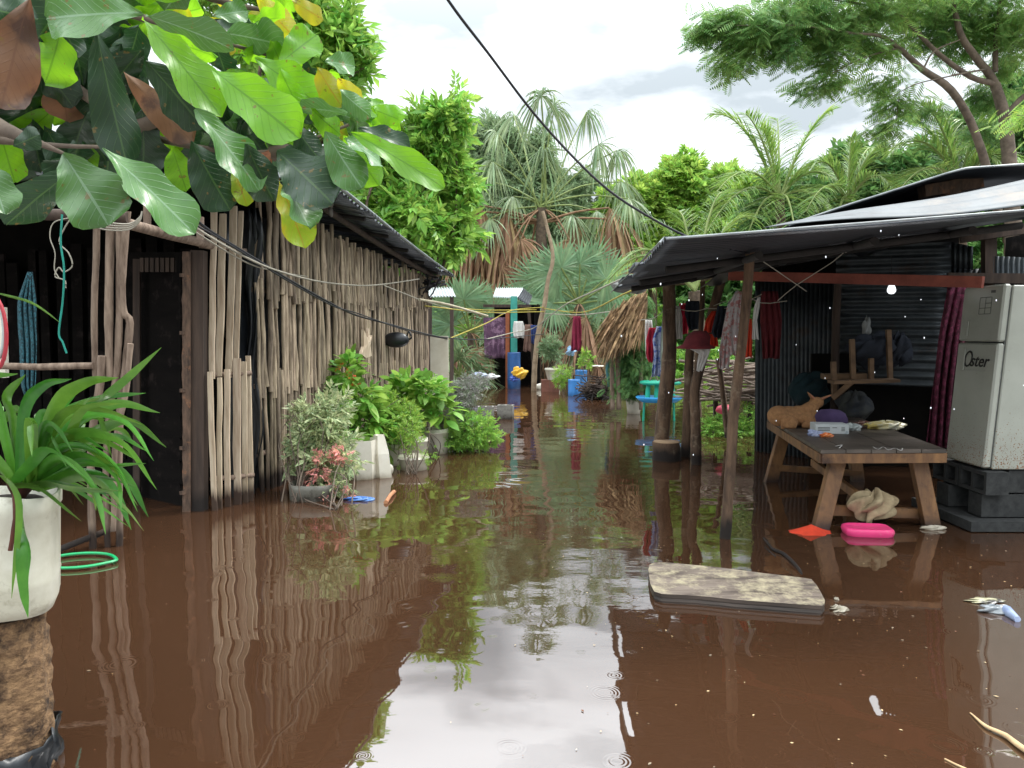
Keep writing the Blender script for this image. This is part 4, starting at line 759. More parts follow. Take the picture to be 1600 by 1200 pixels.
broadtree('leafy_tree','bright green bushy tree behind the torn corner of the right roof',B(1010,33,.3),A(1020,420,33),.25,bl([(1010,320,48,40,0),(1060,280,38,32,0),(975,350,40,40,0),(1060,350,60,40,0),(1110,320,50,40,0),(1150,380,60,50,0),(1000,400,60,40,0),(1075,265,18,18,0),(1150,300,40,34,1)],33),900,.48,g_bright,tpl=T_sprig(7,.55,5,.42),seed=26,hole=.28)
broadtree('leafy_tree','mid-green tree filling the gap between the coconut palms',B(1290,28,.3),A(1290,400,28),.25,bl([(1250,320,60,50,0),(1320,330,60,55,0),(1390,310,60,50,0),(1440,280,50,50,0),(1200,370,50,50,0),(1340,260,36,30,0),(1460,340,60,50,0)],28),800,.5,g_dark,tpl=T_sprig(7,.55,6,.4),seed=36,hole=.2)
broadtree('leafy_tree','dark tree behind the right edge of the upper tin roof',B(1580,24,.3),A(1570,330,24),.22,bl([(1520,260,50,60,0),(1580,230,50,60,0),(1640,250,50,60,0),(1570,310,70,40,0),(1660,150,60,60,0)],24),800,.45,g_dark,tpl=T_sprig(7,.55,7,.4),seed=37,hole=.2)
broadtree('hazy_tree','grey-green fine-leaved tree directly behind the tall fan palm',B(820,36,.3),A(820,400,36),.25,bl([(790,290,60,60,0),(740,270,50,60,0),(830,330,60,50,0),(900,310,50,40,0),(760,350,60,50,0),(880,370,70,40,0),(830,250,36,40,0),(720,340,50,50,0),(780,215,30,26,0)],36),900,.55,g_grey,tpl=T_sprig(9,.6,8,.22),seed=46,hole=.42,hs=1.6)
# rain tree with long limbs
t=thing('rain_tree','tall spreading feathery tree with bare brown limbs at the upper right','tree',B(1590,16,.2)); m=MB(); b=np.array([A(1590,560,16)[0],16,-.3])
m.tube([b,A(1585,400,16),A(1577,262,16),A(1572,195,16),A(1555,131,16)],[.17,.15,.12,.09],12,sub=4,rough=.15); m.build('trunk',limbm,t)
for pts,rr in (([(1560,330,16),(1525,210,15.7),(1487,142,15.4),(1442,109,15.1),(1405,75,14.8),(1375,56,14.5),(1330,52,14.3)],[.085,.06,.018]),([(1572,195,16),(1555,131,16),(1525,90,15.8),(1502,56,15.6),(1490,10,15.5),(1470,-60,15.4)],[.095,.07,.035]),([(1555,131,16),(1517,120,15.8),(1469,86,15.5),(1424,41,15.2),(1397,18,15),(1330,-20,14.8)],[.06,.042,.018]),([(1555,112,16),(1556,60,16),(1562,10,16),(1575,-60,16)],[.06,.04,.02]),
  ([(1487,118,15.4),(1540,108,15.6),(1470,122,15.2),(1430,132,15),(1395,150,15)],[.02,.012,.006]),([(1442,109,15.1),(1460,80,15.2),(1500,62,15.3)],[.02,.01]),([(1405,75,14.8),(1350,90,14.5),(1300,115,14.3)],[.02,.01,.005]),([(1572,180,16),(1600,150,16),(1650,120,16)],[.06,.04]),([(1330,52,14.3),(1250,40,14),(1150,40,13.7)],[.025,.012,.005]),([(1397,18,15),(1300,0,14.6),(1200,10,14.3)],[.025,.012,.005]),([(1405,150,15),(1400,190,15)],[.01,.006])):
    m=MB(); m.tube([A(*p) for p in pts],rr,8,sub=4,rough=.12); m.build('limb',limbm,t)
r=np.random.default_rng(9); PT=T_pinn(); f=MB()
for px,py,rx,ry,Y in ((1108,42,34,20,14),(1140,22,40,22,14),(1165,62,44,22,14),(1150,98,38,14,14),(1200,40,50,26,14),(1225,75,34,20,14),(1250,15,60,26,14.2),(1290,50,56,28,14.4),(1300,88,44,14,14.4),(1285,128,38,16,14.6),(1350,25,60,28,14.8),(1370,70,40,18,14.8),(1380,128,44,14,15),(1400,160,36,16,15),(1385,195,30,16,15),(1430,20,60,26,15),(1490,18,60,26,15.4),(1550,25,60,30,15.8),(1510,70,40,20,15.6),(1545,150,36,24,16),(1580,95,36,24,16),(1600,40,50,40,15),(1540,200,30,20,16),(1450,60,40,16,15.4),(1440,170,26,12,15.5),(1350,-40,160,40,14.6),(1520,-40,120,40,15.4)):
    N=int(rx*ry*.14); Y=Y+(.8 if px>1400 else .2); P=A(px,py,Y)+r.normal(size=(N,3))*np.array([rx,rx*1.1,ry*.85])*Y/1200*.47; a=r.uniform(0,6.28,N)
    D=np.stack([np.cos(a)*.9-.25,np.sin(a)*.9,-.15-.35*r.random(N)],-1); f.inst(PT[0],PT[1],frames(D,r.normal(size=N)*.4,.38*(.7+.5*r.random(N))),P)
f.build('crown',g_rain,t)
f=MB(); t2=thing('branch_sprig','bright yellow-green sprig poking in at the right edge below the spreading tree','branch',A(1640,185,8)); r=np.random.default_rng(3)
m=MB(); m.tube([A(1680,190,8),A(1630,185,8),A(1590,180,8)],.008,6,sub=3); m.build('twig',limbm,t2)
P=A(1612,178,8)+r.normal(size=(34,3))*np.array([.12,.12,.09]); D=np.stack([-np.ones(34),r.normal(size=34)*.6,-.5+.4*r.normal(size=34)],-1); f.inst(PT[0],PT[1],frames(D,r.normal(size=34)*.5,np.full(34,.2)),P); f.build('leaves',g_bright,t2)
# far wood behind everything
f=MB(); bb=[]
r=np.random.default_rng(12)
for i in range(60):
    px=r.uniform(420,1900); Y=r.uniform(42,50); top=r.uniform(340,440); h=A(px,top,Y)[2]; bb.append((np.array([A(px,500,Y)[0],Y,h*.45]),(3.6,2.2,h*.55)))
cloud(f,bb,750,.95,T_sprig(7,.55,9,.45),seed=4,hole=.1); tag(f.build('far_wood',g_dark),'dense dark green wood closing the end of the lane','wood',kind='stuff')
m=MB(); g=[]
# undergrowth bushes on the far banks
for i,(px,py,rx,ry,Y,mt,lab) in enumerate(((745,545,30,36,32,g_dark,'dark bush on the left bank behind the low fan palms'),(1000,520,40,60,34,g_mid,'green bush beyond the thatched overhang'),(875,520,50,40,40,g_dark,'dark bush behind the leaning pole'),(1090,600,70,50,26,g_mid,'green bush seen through the open back of the right hut'),(1180,560,60,50,28,g_dark,'dark bush behind the right hut’s stacked firewood'),(940,500,40,50,38,g_bright,'sunny yellow-green bush at the end of the lane'),(690,540,40,50,30,g_mid,'green bush between the left hut and the far white roof'))):
    rshrub('bush',lab,B(px,Y,.1),[blob(px,py,Y,rx,ry),blob(px+rx*.5,py+ry*.3,Y,rx*.7,ry*.7),blob(px-rx*.6,py+ry*.4,Y,rx*.6,ry*.6)],T_sprig(7,.55,i,.4),.34,1100,mt,cat='bush',stems=2,seed=i+70,hole=.15,group='bushes on the banks')
t=rshrub('climbing_rose_mallow','light green large-leaved bush on the left bank in front of the blue barrel',B(780,25,.1),[blob(775,555,25,20,24),blob(795,570,25,18,16),blob(757,562,25,14,20)],SP,.2,300,g_bright,seed=5)
f=MB()
for i,(px,py,rx,ry,n_) in enumerate(((770,548,16,16,60),(790,565,18,14,60),(756,565,12,18,40))): bigleaf(f,*blob(px,py,24.8,rx,ry),n_,.38,.24,i+90)
f.build('broad_leaves',g_bright,t)
# ================================================================ CLOTH HELPER
def cloth(mb,rows,Y,mi=0,fold=.03,nf=5,seed=0,n=17,dY=0):
    r=np.random.default_rng(seed); ph=r.random()*6; g=[]; rows=np.array(rows,float)
    k=max(10,len(rows)*3); yy=np.linspace(rows[0,0],rows[-1,0],k)
    for i,py in enumerate(yy):
        a=np.interp(py,rows[:,0],rows[:,1]); b=np.interp(py,rows[:,0],rows[:,2]); t=i/(k-1)
        g.append([Am(a+(b-a)*u,py+.8*math.sin(u*9+ph)*t,Y+dY*u+fold*(.3+t)*math.sin(u*nf*2*math.pi/2+ph+.8*math.sin(t*4+ph))+.3*fold*math.sin(u*23+t*5+ph)) for u in np.linspace(0,1,n)])
    mb.grid(g,mi)
TH=[('SOLIDIFY',dict(thickness=.006))]
def clothmat(name,c1,c2=None,**k): return mat(name,c1,c2,rough=.95,trans=.15,**k)
def garment(name,label,rowsets,Y,m_,cat,group=None,seed=0,fold=.03,nf=5):
    m=MB()
    for i,rs in enumerate(rowsets): cloth(m,rs,Y+(i*.01),0,fold,nf,seed+i)
    return tag(m.build(name,m_,mods=TH),label,cat,group)
GL='laundry hanging under the right hut roof'
cw=clothmat('white_cloth','#e0ddd8','#c8c4c0'); cr_=clothmat('red_cloth','#b8203a','#8f1830'); cb=clothmat('blue_cloth','#5a6fb0','#8b9ac4'); cp=clothmat('pale_green_cloth','#a9b9ac','#c0cabf'); cor=clothmat('orange_cloth','#e0482a','#c53a20'); cbk=clothmat('black_cloth','#23262e','#2f3540'); cpk=clothmat('pink_check_cloth','#ddd2cf','#bdb8b8',c3='#c08884',s3=18,t3=(.5,.55)); cmr=clothmat('maroon_cloth','#7c2e33','#5b2026')
garment('shirt','small lilac-white shirt, leftmost of the laundry by the green stand',[[(500,1009,1018),(520,1008,1020),(560,1010,1018)]],12,cw,'shirt',GL,1)
garment('shorts','bright red garment on the line beside the lilac-white shirt',[[(512,1015,1024),(530,1010,1026),(555,1009,1023),(566,1014,1020)]],11.9,cr_,'clothing',GL,2)
garment('dress','blue and white printed dress hanging over the green stand',[[(510,1026,1036),(530,1020,1038),(550,1022,1036),(588,1018,1034)]],11.8,clothmat('blue_print','#7f93bf','#c6cad6',c3='#4a5fa8',s3=14,t3=(.5,.56)),'dress',GL,3)
garment('towel','long pale green towel half hidden by the thick roof post',[[(482,1036,1044),(520,1033,1046),(560,1032,1046),(608,1034,1040)]],11.2,cp,'towel',GL,4)
garment('jacket','orange garment hanging behind the maroon cap',[[(486,1112,1122),(500,1103,1122),(520,1099,1118)],[(522,1106,1120),(540,1110,1122),(542,1106,1122)]],9.4,cor,'clothing',GL,5)
garment('jacket','black jacket sleeve hanging between the orange garment and the checked trousers',[[(478,1122,1136),(500,1116,1134),(520,1112,1131),(528,1118,1128)]],9.2,cbk,'jacket',GL,6)
garment('shirt','dark garment with red straps at the back of the clothesline',[[(470,1072,1092),(490,1070,1094),(515,1076,1090)]],10.8,cbk,'clothing',GL,7)
garment('trousers','pale pink-checked trousers hanging left of the foreground post',[[(455,1150,1161),(480,1136,1160),(520,1131,1158),(555,1140,1156)],[(470,1138,1148),(510,1130,1144),(545,1124,1142),(576,1123,1139)]],9.0,cpk,'trousers',GL,8)
garment('shirt','orange-red garment visible just right of the foreground post',[[(498,1168,1175),(520,1164,1176),(558,1162,1175)]],8.9,cor,'clothing',GL,9)
garment('tank_top','grey-white tank top hanging right of the orange-red garment',[[(464,1184,1188),(480,1178,1187),(500,1176,1183),(530,1175,1186)]],8.6,cw,'tank top',GL,10)
garment('shawl','dark burgundy cloth hanging in the shade beyond the tank top',[[(455,1190,1215),(500,1188,1222),(560,1192,1218)]],9.6,cmr,'cloth',GL,11,.05,7)
garment('vest','white vest with red trim hanging between the two crooked posts',[[(478,1056,1062),(492,1052,1066),(530,1051,1067)]],11.0,cw,'vest',GL,51)
garment('shirt','scarlet garment hanging in the shade behind the white vest',[[(474,1062,1074),(500,1060,1076),(522,1062,1074)]],11.5,cr_,'clothing',GL,52)
garment('blanket','pale grey blanket folded over the line behind the checked trousers',[[(462,1146,1166),(500,1144,1168),(548,1146,1166)]],10.2,clothmat('grey_blanket','#a9a6a4','#8d8a8c'),'blanket',GL,53)
m=MB(); m.lathe([(0,.14),(.07,.135),(.12,.08),(.135,.0),(.20,-.03),(.19,-.045),(.12,-.02),(0,-.02)],Am(1088,538,8.8),22,lean=(.3,.2)); h=m.build('cap',cmr); tag(h,'maroon brimmed hat hooked on the crooked post','hat')
m=MB(); cloth(m,[(545,1078,1110),(552,1092,1108),(580,1088,1096)],8.9,0,.02); tag(m.build('rag',cw,mods=TH),'pale rag hanging under the maroon hat','rag')
m=MB()
for a,b,s in(((1000,500,12),(1046,478,11),6),((1046,480,10.8),(1135,470,9.6),8),((1100,482,9.5),(1190,460,8.7),6),((1150,452,9),(1230,470,8.8),8)):
    p,q=Am(*a),Am(*b); m.tube([p,(p+q)/2-[0,0,s*.01],q],.005,5,sub=3)
tag(m.build('clothesline',greycable),'thin grey clothesline strung between the posts of the right hut','clothesline')
# ================================================================ FRIDGE on blocks
xr,yr=3.9,6.3; z0f,z1f=.50,2.03; lean=.115; KF=.9195   # KF: real size of the unit
fr=thing('refrigerator','off-white two-door refrigerator with rust spots, leaning on concrete blocks','refrigerator',(3.95,6.07,.46))
def fv(x,y,z): return np.array([x+lean*(z-z0f)/(z1f-z0f),y,z])*KF
def fbox(mb,x0,x1,y0,y1,za,zb,bev=.012,mi=0):
    g=[]
    for z,ins in((za,bev),(za+bev,0),(zb-bev,0),(zb,bev)):
        c=[(x0+ins,y0+bev+ins*.2),(x0+bev+ins*.2,y0+ins),(x1-bev-ins*.2,y0+ins),(x1-ins,y0+bev+ins*.2),(x1-ins,y1-bev-ins*.2),(x1-bev-ins*.2,y1-ins),(x0+bev+ins*.2,y1-ins),(x0+ins,y1-bev-ins*.2)]
        g.append([fv(x,y,z) for x,y in c+[c[0]]])
    mb.grid(g,mi,smooth=False); mb.add(g[0][:-1],[tuple(range(7,-1,-1))],mi); mb.add(g[-1][:-1],[tuple(range(8))],mi)
m=MB(); fbox(m,xr+.075,xr+.70,yr,yr+.56,z0f,z1f-.01,.008); m.build('cabinet',enamel,fr)
m=MB(); fbox(m,xr+.062,xr+.078,yr+.015,yr+.545,z0f+.02,z1f-.02,.004); m.build('gasket',gasket,fr)
m=MB(); fbox(m,xr,xr+.062,yr-.004,yr+.56,1.558,z1f,.014); d1=m.build('freezer_door',enamel,fr)
m=MB(); fbox(m,xr,xr+.062,yr-.004,yr+.56,z0f+.01,1.545,.014); d2=m.build('fridge_door',enamel,fr)
m=MB(); fbox(m,xr-.01,xr+.0,yr+.42,yr+.46,1.30,1.50,.004); m.build('handle',enamel,d2)
m=MB(); fbox(m,xr-.01,xr+.0,yr+.42,yr+.46,1.60,1.74,.004); m.build('handle',enamel,d1)
# sticker with a grid and a small badge
m=MB()
def onD(y,z,o=.003): return fv(xr-o,y,z)
def dstrip(mb,ya,za,yb,zb,w=.004):
    a,b=onD(ya,za),onD(yb,zb); mb.beam(a,b,w,.001,(1,0,0))
for (ya,za,yb,zb) in((.14,1.79,.14,1.93),(.30,1.79,.30,1.93),(.14,1.79,.30,1.79),(.14,1.93,.30,1.93),(.22,1.79,.22,1.93),(.14,1.84,.30,1.84),(.14,1.88,.22,1.88)): dstrip(m,yr+ya,za,yr+yb,zb)
m.beam(onD(yr+.10,1.975),onD(yr+.16,1.975),.02,.001,(1,0,0)); m.build('sticker_lines',gasket,d1)
def text(body,parent,mt,size,org,xdir,zdir,shear=0,sx=1,ext=.0015,name='lettering',bold=0):
    cu=bpy.data.curves.new(name,'FONT'); cu.body=body; cu.size=size; cu.shear=shear; cu.extrude=ext; cu.offset=bold; cu.resolution_u=3
    o=bpy.data.objects.new(name,cu); C.objects.link(o); bpy.context.view_layer.update()
    me=bpy.data.meshes.new_from_object(o.evaluated_get(bpy.context.evaluated_depsgraph_get())); bpy.data.objects.remove(o); me.name=name
    X=Vector(nrm(xdir)); Z=Vector(nrm(zdir)); N=X.cross(Z); M=Matrix(((X[0]*sx,Z[0],N[0]),(X[1]*sx,Z[1],N[1]),(X[2]*sx,Z[2],N[2]))).to_4x4(); M.translation=Vector(np.asarray(org)-ROOT[parent.name])
    me.transform(M); me.materials.clear(); me.materials.append(mt); q=bpy.data.objects.new(name,me); C.objects.link(q); q.parent=parent; ROOT[q.name]=ROOT[parent.name]; return q
zd=fv(0,0,z1f)-fv(0,0,z0f)
text('O',d2,inkblack,.193,onD(yr+.45,1.335,.004),(0,-1,0),zd,shear=.25,sx=.75,bold=-.001)
text('ster',d2,inkblack,.138,onD(yr+.345,1.345,.004),(0,-1,0),zd,shear=.3,sx=1.05,bold=.001)
m=MB(); dstrip(m,yr+.40,1.31,yr+.13,1.312,.010); m.build('small_print',mat('grey_print','#9a9c94',rough=.6),d2)
# concrete blocks
def cblock(c,rz,label,group,mt=darkconc,s=(.39,.19,.19),name='concrete_block',up=False):
    m=MB(); L,Wd,Hh=s; 
    R3=np.array(Matrix.Rotation(rz,3,'Z')); bx=[((0,-Wd/2+.014,0),(L,.028,Hh)),((0,Wd/2-.014,0),(L,.028,Hh)),((-L/2+.015,0,0),(.03,Wd-.056,Hh)),((L/2-.015,0,0),(.03,Wd-.056,Hh)),((0,0,0),(.03,Wd-.056,Hh))]
    for cc,ss_ in bx:
        q=MB(); q.box(cc,ss_); v=q.v[0]
        if up: v=v@np.array([[1,0,0],[0,0,1],[0,-1,0]]).T
        m.add(v@R3.T+np.array(c),[(0,1,3,2),(4,6,7,5),(0,4,5,1),(2,3,7,6),(0,2,6,4),(1,5,7,3)])
    return tag(m.build(name,mt),label,'concrete block',group)
GB='concrete blocks under the refrigerator'
for x,y,z,lab in ((3.98,6.42,.395,'hollow block under the front corner of the refrigerator'),(3.98,6.83,.395,'hollow block under the rear of the refrigerator door'),(4.33,6.42,.395,'block under the middle of the refrigerator’s side'),(4.70,6.44,.395,'block under the far right of the refrigerator'),(4.1,6.40,.195,'lower-course block below the front corner of the refrigerator'),(4.52,6.41,.195,'lower-course block below the refrigerator’s side'),(4.93,6.43,.195,'lower-course block at the right frame edge'),(4.05,6.8,.195,'lower-course block towards the table leg')):
    cblock((x*KF,y*KF,z*KF),math.pi/2 if lab[0]=='h' else 0,lab,GB,up=(lab[0]=='h'),s=(.358,.172,.172))
m=MB(); m.box((4.23,6.12,.045),(1.56,.87,.075)); m.box((4.19,6.1,-.2),(1.75,1.0,.39)); tag(m.build('plinth',darkconc),'dark concrete plinth under the blocks that raise the refrigerator','plinth')
# curtain
m=MB(); cloth(m,[(440,1482,1530),(520,1468,1515),(600,1458,1505),(700,1446,1500)],7.7,0,.05,9,3,40); tag(m.build('curtain',curtainm,mods=TH),'burgundy patterned curtain hanging left of the refrigerator','curtain')
m=MB(); p=Am(1440,640,7.6)
# ================================================================ TABLE
tz=.622; N_=G(1283,703,tz); Rr=G(1480,702,tz); Lf=G(1199,653,tz); Bk=Lf+(Rr-N_)
tb=thing('wooden_table','heavy stained wooden table with splayed legs standing in the flood','table',((N_[0]+Bk[0])/2,(N_[1]+Bk[1])/2,0))
nb=5
for i in range(nb):
    a0,a1=i/nb,(i+1)/nb-.006; P=[N_+(Rr-N_)*a0,N_+(Rr-N_)*a1,Lf+(Bk-Lf)*a1,Lf+(Bk-Lf)*a0]; P=[p+[0,0,.0015*(i%2)] for p in P]
    v=P+[p-[0,0,.028] for p in P]
    if i==0: m=MB()
    m.add(v,[(0,1,2,3),(7,6,5,4),(0,4,5,1),(1,5,6,2),(2,6,7,3),(3,7,4,0)])
m.build('top',tabletop,tb)
m=MB(); dn=np.array([0,0,-.067]); ins=lambda p:(p-np.array([(N_[0]+Bk[0])/2,(N_[1]+Bk[1])/2,tz]))*.985+np.array([(N_[0]+Bk[0])/2,(N_[1]+Bk[1])/2,tz])
for a,b in((N_,Rr),(Rr,Bk),(Bk,Lf),(Lf,N_)): m.beam(ins(a)+dn,ins(b)+dn,.03,.072)
m.build('apron',tablewood,tb)
legs=[((1311,708),(1279,836),6.45,6.28),((1432,708),(1456,826),6.45,6.36),((1226,672),(1203,756),8.75,8.57),((1330,672),(1340,752),8.75,8.6)]
for (t0,b0,y0,y1) in legs:
    m=MB(); a=Am(t0[0],t0[1],y0); b_=Am(b0[0],b0[1],y1); b_=b_+(b_-a)*.35; m.beam(a+[0,0,.0],b_,.12,.07,(0,1,0)); m.build('leg',tablewood,tb,mods=[('BEVEL',dict(width=.006,segments=2))])
m=MB(); m.beam(Am(1297,797,6.42),Am(1446,802,6.46),.05,.075); m.build('stretcher',tablewood,tb)
m=MB(); m.beam(Am(1270,722,7.8),Am(1345,778,6.5),.04,.065); m.build('stretcher',tablewood,tb); m=MB(); m.beam(Am(1216,731,8.6),Am(1345,740,8.6),.04,.06); m.build('stretcher',tablewood,tb)
# chalky scrapes on the tabletop
m=MB(); r=np.random.default_rng(3)
m.tube([G(x,y,tz+.003) for x,y in((1364,698),(1372,702),(1380,698),(1388,703),(1398,700),(1408,704),(1410,700))],.004,5,sub=3,flat=.3); m.tube([G(x,y,tz+.003) for x,y in((1306,697),(1316,695),(1311,700))],.005,5,sub=3,flat=.3); m.build('paint_scrape',cw,tb)
# things on the table
def dogobj():
    o=G(1240,667,tz); t=thing('dog','small tan dog lying on the table with its ears pricked, seen from behind','dog',o)
    q=MB(); E=lambda c,r,n=20:q.ell(o+np.array(c),np.array(r),n)
    E((-.13,.03,.10),(.105,.12,.098)); E((-.04,.04,.10),(.13,.105,.092)); E((.06,.04,.105),(.11,.09,.092)); E((.13,.03,.12),(.075,.075,.10)); E((.04,.02,.075),(.15,.10,.07))
    q.tube([o+[.11,.03,.12],o+[.165,.04,.165],o+[.21,.06,.20]],[.085,.07,.056],14,sub=4)
    E((.235,.07,.222),(.066,.07,.056)); q.tube([o+[.25,.10,.215],o+[.29,.15,.195],o+[.31,.185,.185]],[.042,.03,.02],12,sub=3)
    q.tube([o+[-.12,-.05,.06],o+[-.05,-.10,.045],o+[-.10,-.13,.022],o+[-.03,-.14,.02]],[.08,.06,.025,.02],12,sub=4)
    q.tube([o+[.11,-.02,.10],o+[.10,-.09,.04],o+[.05,-.11,.025],o+[.12,-.13,.022],o+[.165,-.135,.02]],[.06,.045,.027,.022,.02],12,sub=4)
    q.tube([o+[.16,.03,.09],o+[.18,-.03,.03],o+[.22,-.06,.02]],[.045,.026,.02],12,sub=3)
    for a,b,c in(((.205,.055,.25),(.165,.045,.295),(.13,.04,.33)),((.265,.06,.248),(.325,.05,.28),(.378,.045,.305))): q.tube([o+a,o+b,o+c],[.036,.024,.006],10,sub=4,flat=.45)
    fur=mat('tan_fur','#86603f','#a3784f',rough=.95,scale=30,bump=.002,bscale=160,c3='#8a5f3d',s3=7,t3=(.5,.75))
    q.build('body',fur,t,mods=[('REMESH',dict(mode='VOXEL',voxel_size=.0065,use_smooth_shade=True)),('SMOOTH',dict(factor=.6,iterations=5))])
    for sx in(-.02,.03):
        e=MB(); e.ell(o+[.262+sx,.125-.02*abs(sx)*10,.238],.008,10); e.build('eye',inkblack,t)
    e=MB(); e.ell(o+[.316,.197,.188],(.014,.012,.01),10); e.build('nose',inkblack,t)
    for a,b,c in(((.198,.035,.262),(.168,.032,.292),(.142,.03,.316)),((.272,.04,.26),(.322,.035,.278),(.36,.034,.294))):
        e=MB(); e.tube([o+a,o+b,o+c],[.018,.013,.003],8,sub=3,flat=.5); e.build('inner_ear',mat('pink_ear','#a86f58','#8f5a45',rough=.9),t)
dogobj()
def rbox(c,s,rz,mt,name,label,cat,bev=.004,extra=None,group=None):
    m=MB(); m.box(c,s,rz); o=m.build(name,mt,mods=[('BEVEL',dict(width=bev,segments=2))]); return tag(o,label,cat,group)
c=G(1302,678,tz); bxm=mat('white_carton','#c9cdcd','#b6bbbb',rough=.6,c3='#8a9aa0',s3=14,t3=(.62,.66))
bt_=thing('carton','flat white printed carton on the table beside the dog','box',c)
m=MB(); m.box(c+[0,.09,.042],(.28,.19,.082),-.12); m.build('box',bxm,bt_,mods=[('BEVEL',dict(width=.004,segments=2))])
m=MB(); q=Matrix.Rotation(-.12,3,'Z')
for i,(x,w_) in enumerate(((-.07,.10),(.02,.04),(.09,.03))):
    for z in(.055,.043,.03): 
        if i==1 and z<.05: continue
        m.box(c+[0,.09,z]+np.array(q@Vector((x,-.0965,0))),(w_,.002,.006),-.12)
m.build('print',gasket,bt_)
c=G(1306,664,tz); m=MB(); m.lathe([(.17,0),(.165,.05),(.14,.10),(.09,.13),(0,.14)],c+[0,.14,0],22,sy=.8); m.ell(c+[.0,-.01,.012],(.12,.09,.012),18); tag(m.build('cap',mat('purple_cloth','#5d4a75','#4a3a60',rough=.9)),'purple cap lying behind the white carton on the table','cap')
def crumple(name,label,c,r,mt,cat,seed,n=26,amp=.5,group=None,parent=None):
    m=MB(); rr=np.random.default_rng(seed); ph=np.linspace(0,math.pi,n)[:,None]; th=np.linspace(0,2*math.pi,n*2+1)[None]; k=1+0*th*ph
    for _ in range(12):
        a,b,p=rr.integers(1,9),rr.integers(1,8),rr.random()*6; k=k+amp*.17*np.sin(a*th+p+b*ph)
    k=np.abs(k-.05)+.15; k[:,-1]=k[:,0]; k[0]=k[0].mean(); k[-1]=k[-1].mean()
    g=np.stack([np.sin(ph)*np.cos(th)*r[0]*k,np.sin(ph)*np.sin(th)*r[1]*k,(np.cos(ph)*np.ones_like(th))*r[2]*k],-1)+np.asarray(c); m.grid(g,smooth=True); return tag(m.build(name,mt,parent),label,cat,group)
shiny=lambda n_,a,b=None,**k:mat(n_,a,b,rough=.3,spec=.7,**k)
crumple('plastic_wrapper','crumpled bluish wrapper at the near edge of the table by the carton',G(1273,681,tz)+[0,0,.02],(.055,.035,.022),shiny('bluish_film','#8f9bc0','#b9c0d6',c3='#5c6a9a',s3=30),'wrapper',1)
crumple('plastic_wrapper','small orange wrapper between the blue wrapper and the carton on the table',G(1292,683,tz)+[0,0,.015],(.045,.03,.018),shiny('orange_film','#e0672a','#d98f4a',c3='#8a4f6a',s3=25),'wrapper',2)
crumple('snack_bag','yellow and clear snack bag lying towards the back right of the tabletop',G(1383,670,tz)+[0,0,.03],(.15,.07,.035),shiny('yellow_film','#c9b13a','#c8c9bd',scale=5,c3='#8f8f88',s3=11),'bag',3)
crumple('snack_bag','brown-red wrapper next to the yellow snack bag on the table',G(1350,668,tz)+[0,0,.025],(.07,.06,.03),shiny('brown_film','#6a3a30','#8a6a5a',c3='#b5b0a8',s3=20),'bag',4)
crumple('plastic_bag','clear greyish plastic bag touching the right end of the carton',G(1331,672,tz)+[0,0,.025],(.06,.05,.03),shiny('clear_film','#9aa3a0','#b9c0bd',c3='#6f7775',s3=16),'bag',6)
# cloth on stretcher
t=MB(); cc=Am(1360,786,6.42); r=np.random.default_rng(5)
RAG=cc
crumple('rag','crumpled beige rag draped over the lower stretcher of the table',RAG+[0,-.05,-.005],(.15,.065,.085),mat('beige_cloth','#a39374','#7d6c52',rough=.95,scale=12,bump=.01,bscale=14),'rag',57,n=70,amp=.62)
# pink container lid, orange fabric, white sole
c=G(1358,836,0)+[0,.03,0]; m=MB(); m.lathe([(0,-.02),(.13,-.02),(.165,.0),(.175,.03),(.17,.05),(.155,.06),(.145,.052),(0,.05)],c,40,sq=.9,sy=.62,rz=-.12); t=tag(m.build('food_container',mat('hot_pink_plastic','#e8407f','#e03a78',rough=.35,c3='#c98a8a',s3=9,t3=(.6,.72))),'floating hot pink plastic container in front of the table','container')
m=MB(); r=np.random.default_rng(6); c=G(1267,832,0); g=[]
for i,rr_ in enumerate(np.linspace(0,1,12)):
    g.append([c+[ .21*rr_*math.cos(a)*(1+.15*math.sin(3*a)),.13*rr_*math.sin(a),.075*(1-rr_)**1.4-.012+.006*math.sin(a*7+rr_*5)*rr_] for a in np.linspace(0,2*math.pi,41)])
m.grid(g); tag(m.build('floating_cloth',cor),'orange cloth floating in a peak beside the table’s near leg','cloth')
crumple('foam_scrap','long white foam scrap floating at the foot of the table’s right leg',G(1459,827,0)+[0,0,.01],(.085,.025,.018),whiteplastic,'scrap',9,amp=.25)
# shelf on the wall and things behind
sh=thing('wall_shelf','rough plank shelf with upright struts fixed to the dark back of the right hut','shelf',Am(1345,600,8.9)); shw=mat('raw_shelf_wood','#7d6248','#5c4632',rough=.8,scale=8,stretch=(.3,1,1))
m=MB(); m.beam(Am(1285,588,9.0),Am(1351,587,8.9),.2,.055); m.beam(Am(1298,597,8.7),Am(1400,594,8.6),.24,.03); m.build('shelf_board',shw,sh)
for a,b in(((1302,565),(1304,620)),((1331,530),(1333,592)),((1361,560),(1361,592)),((1388,515),(1391,594))): m=MB(); m.beam(Am(*a,8.75),Am(*b,8.75),.045,.04,(0,1,0)); m.build('strut',shw,sh)
m=MB(); m.beam(Am(1302,622,8.7),Am(1332,596,8.55),.05,.05); m.build('bracket',shw,sh)
crumple('bundle','dark bundle of cloth heaped on the shelf between its struts',Am(1362,548,8.9),(.2,.1,.13),cbk,'bundle',12)
crumple('bundle','dark bulky bundle on the wall at the right end of the shelf',Am(1405,545,9.2),(.11,.08,.13),cbk,'bundle',13)
crumple('hanging_bunch','small pale bunch hanging on the tin back wall',Am(1354,512,9.3),(.04,.03,.08),clothmat('dusty_cloth','#8f918f'),'bunch',14)
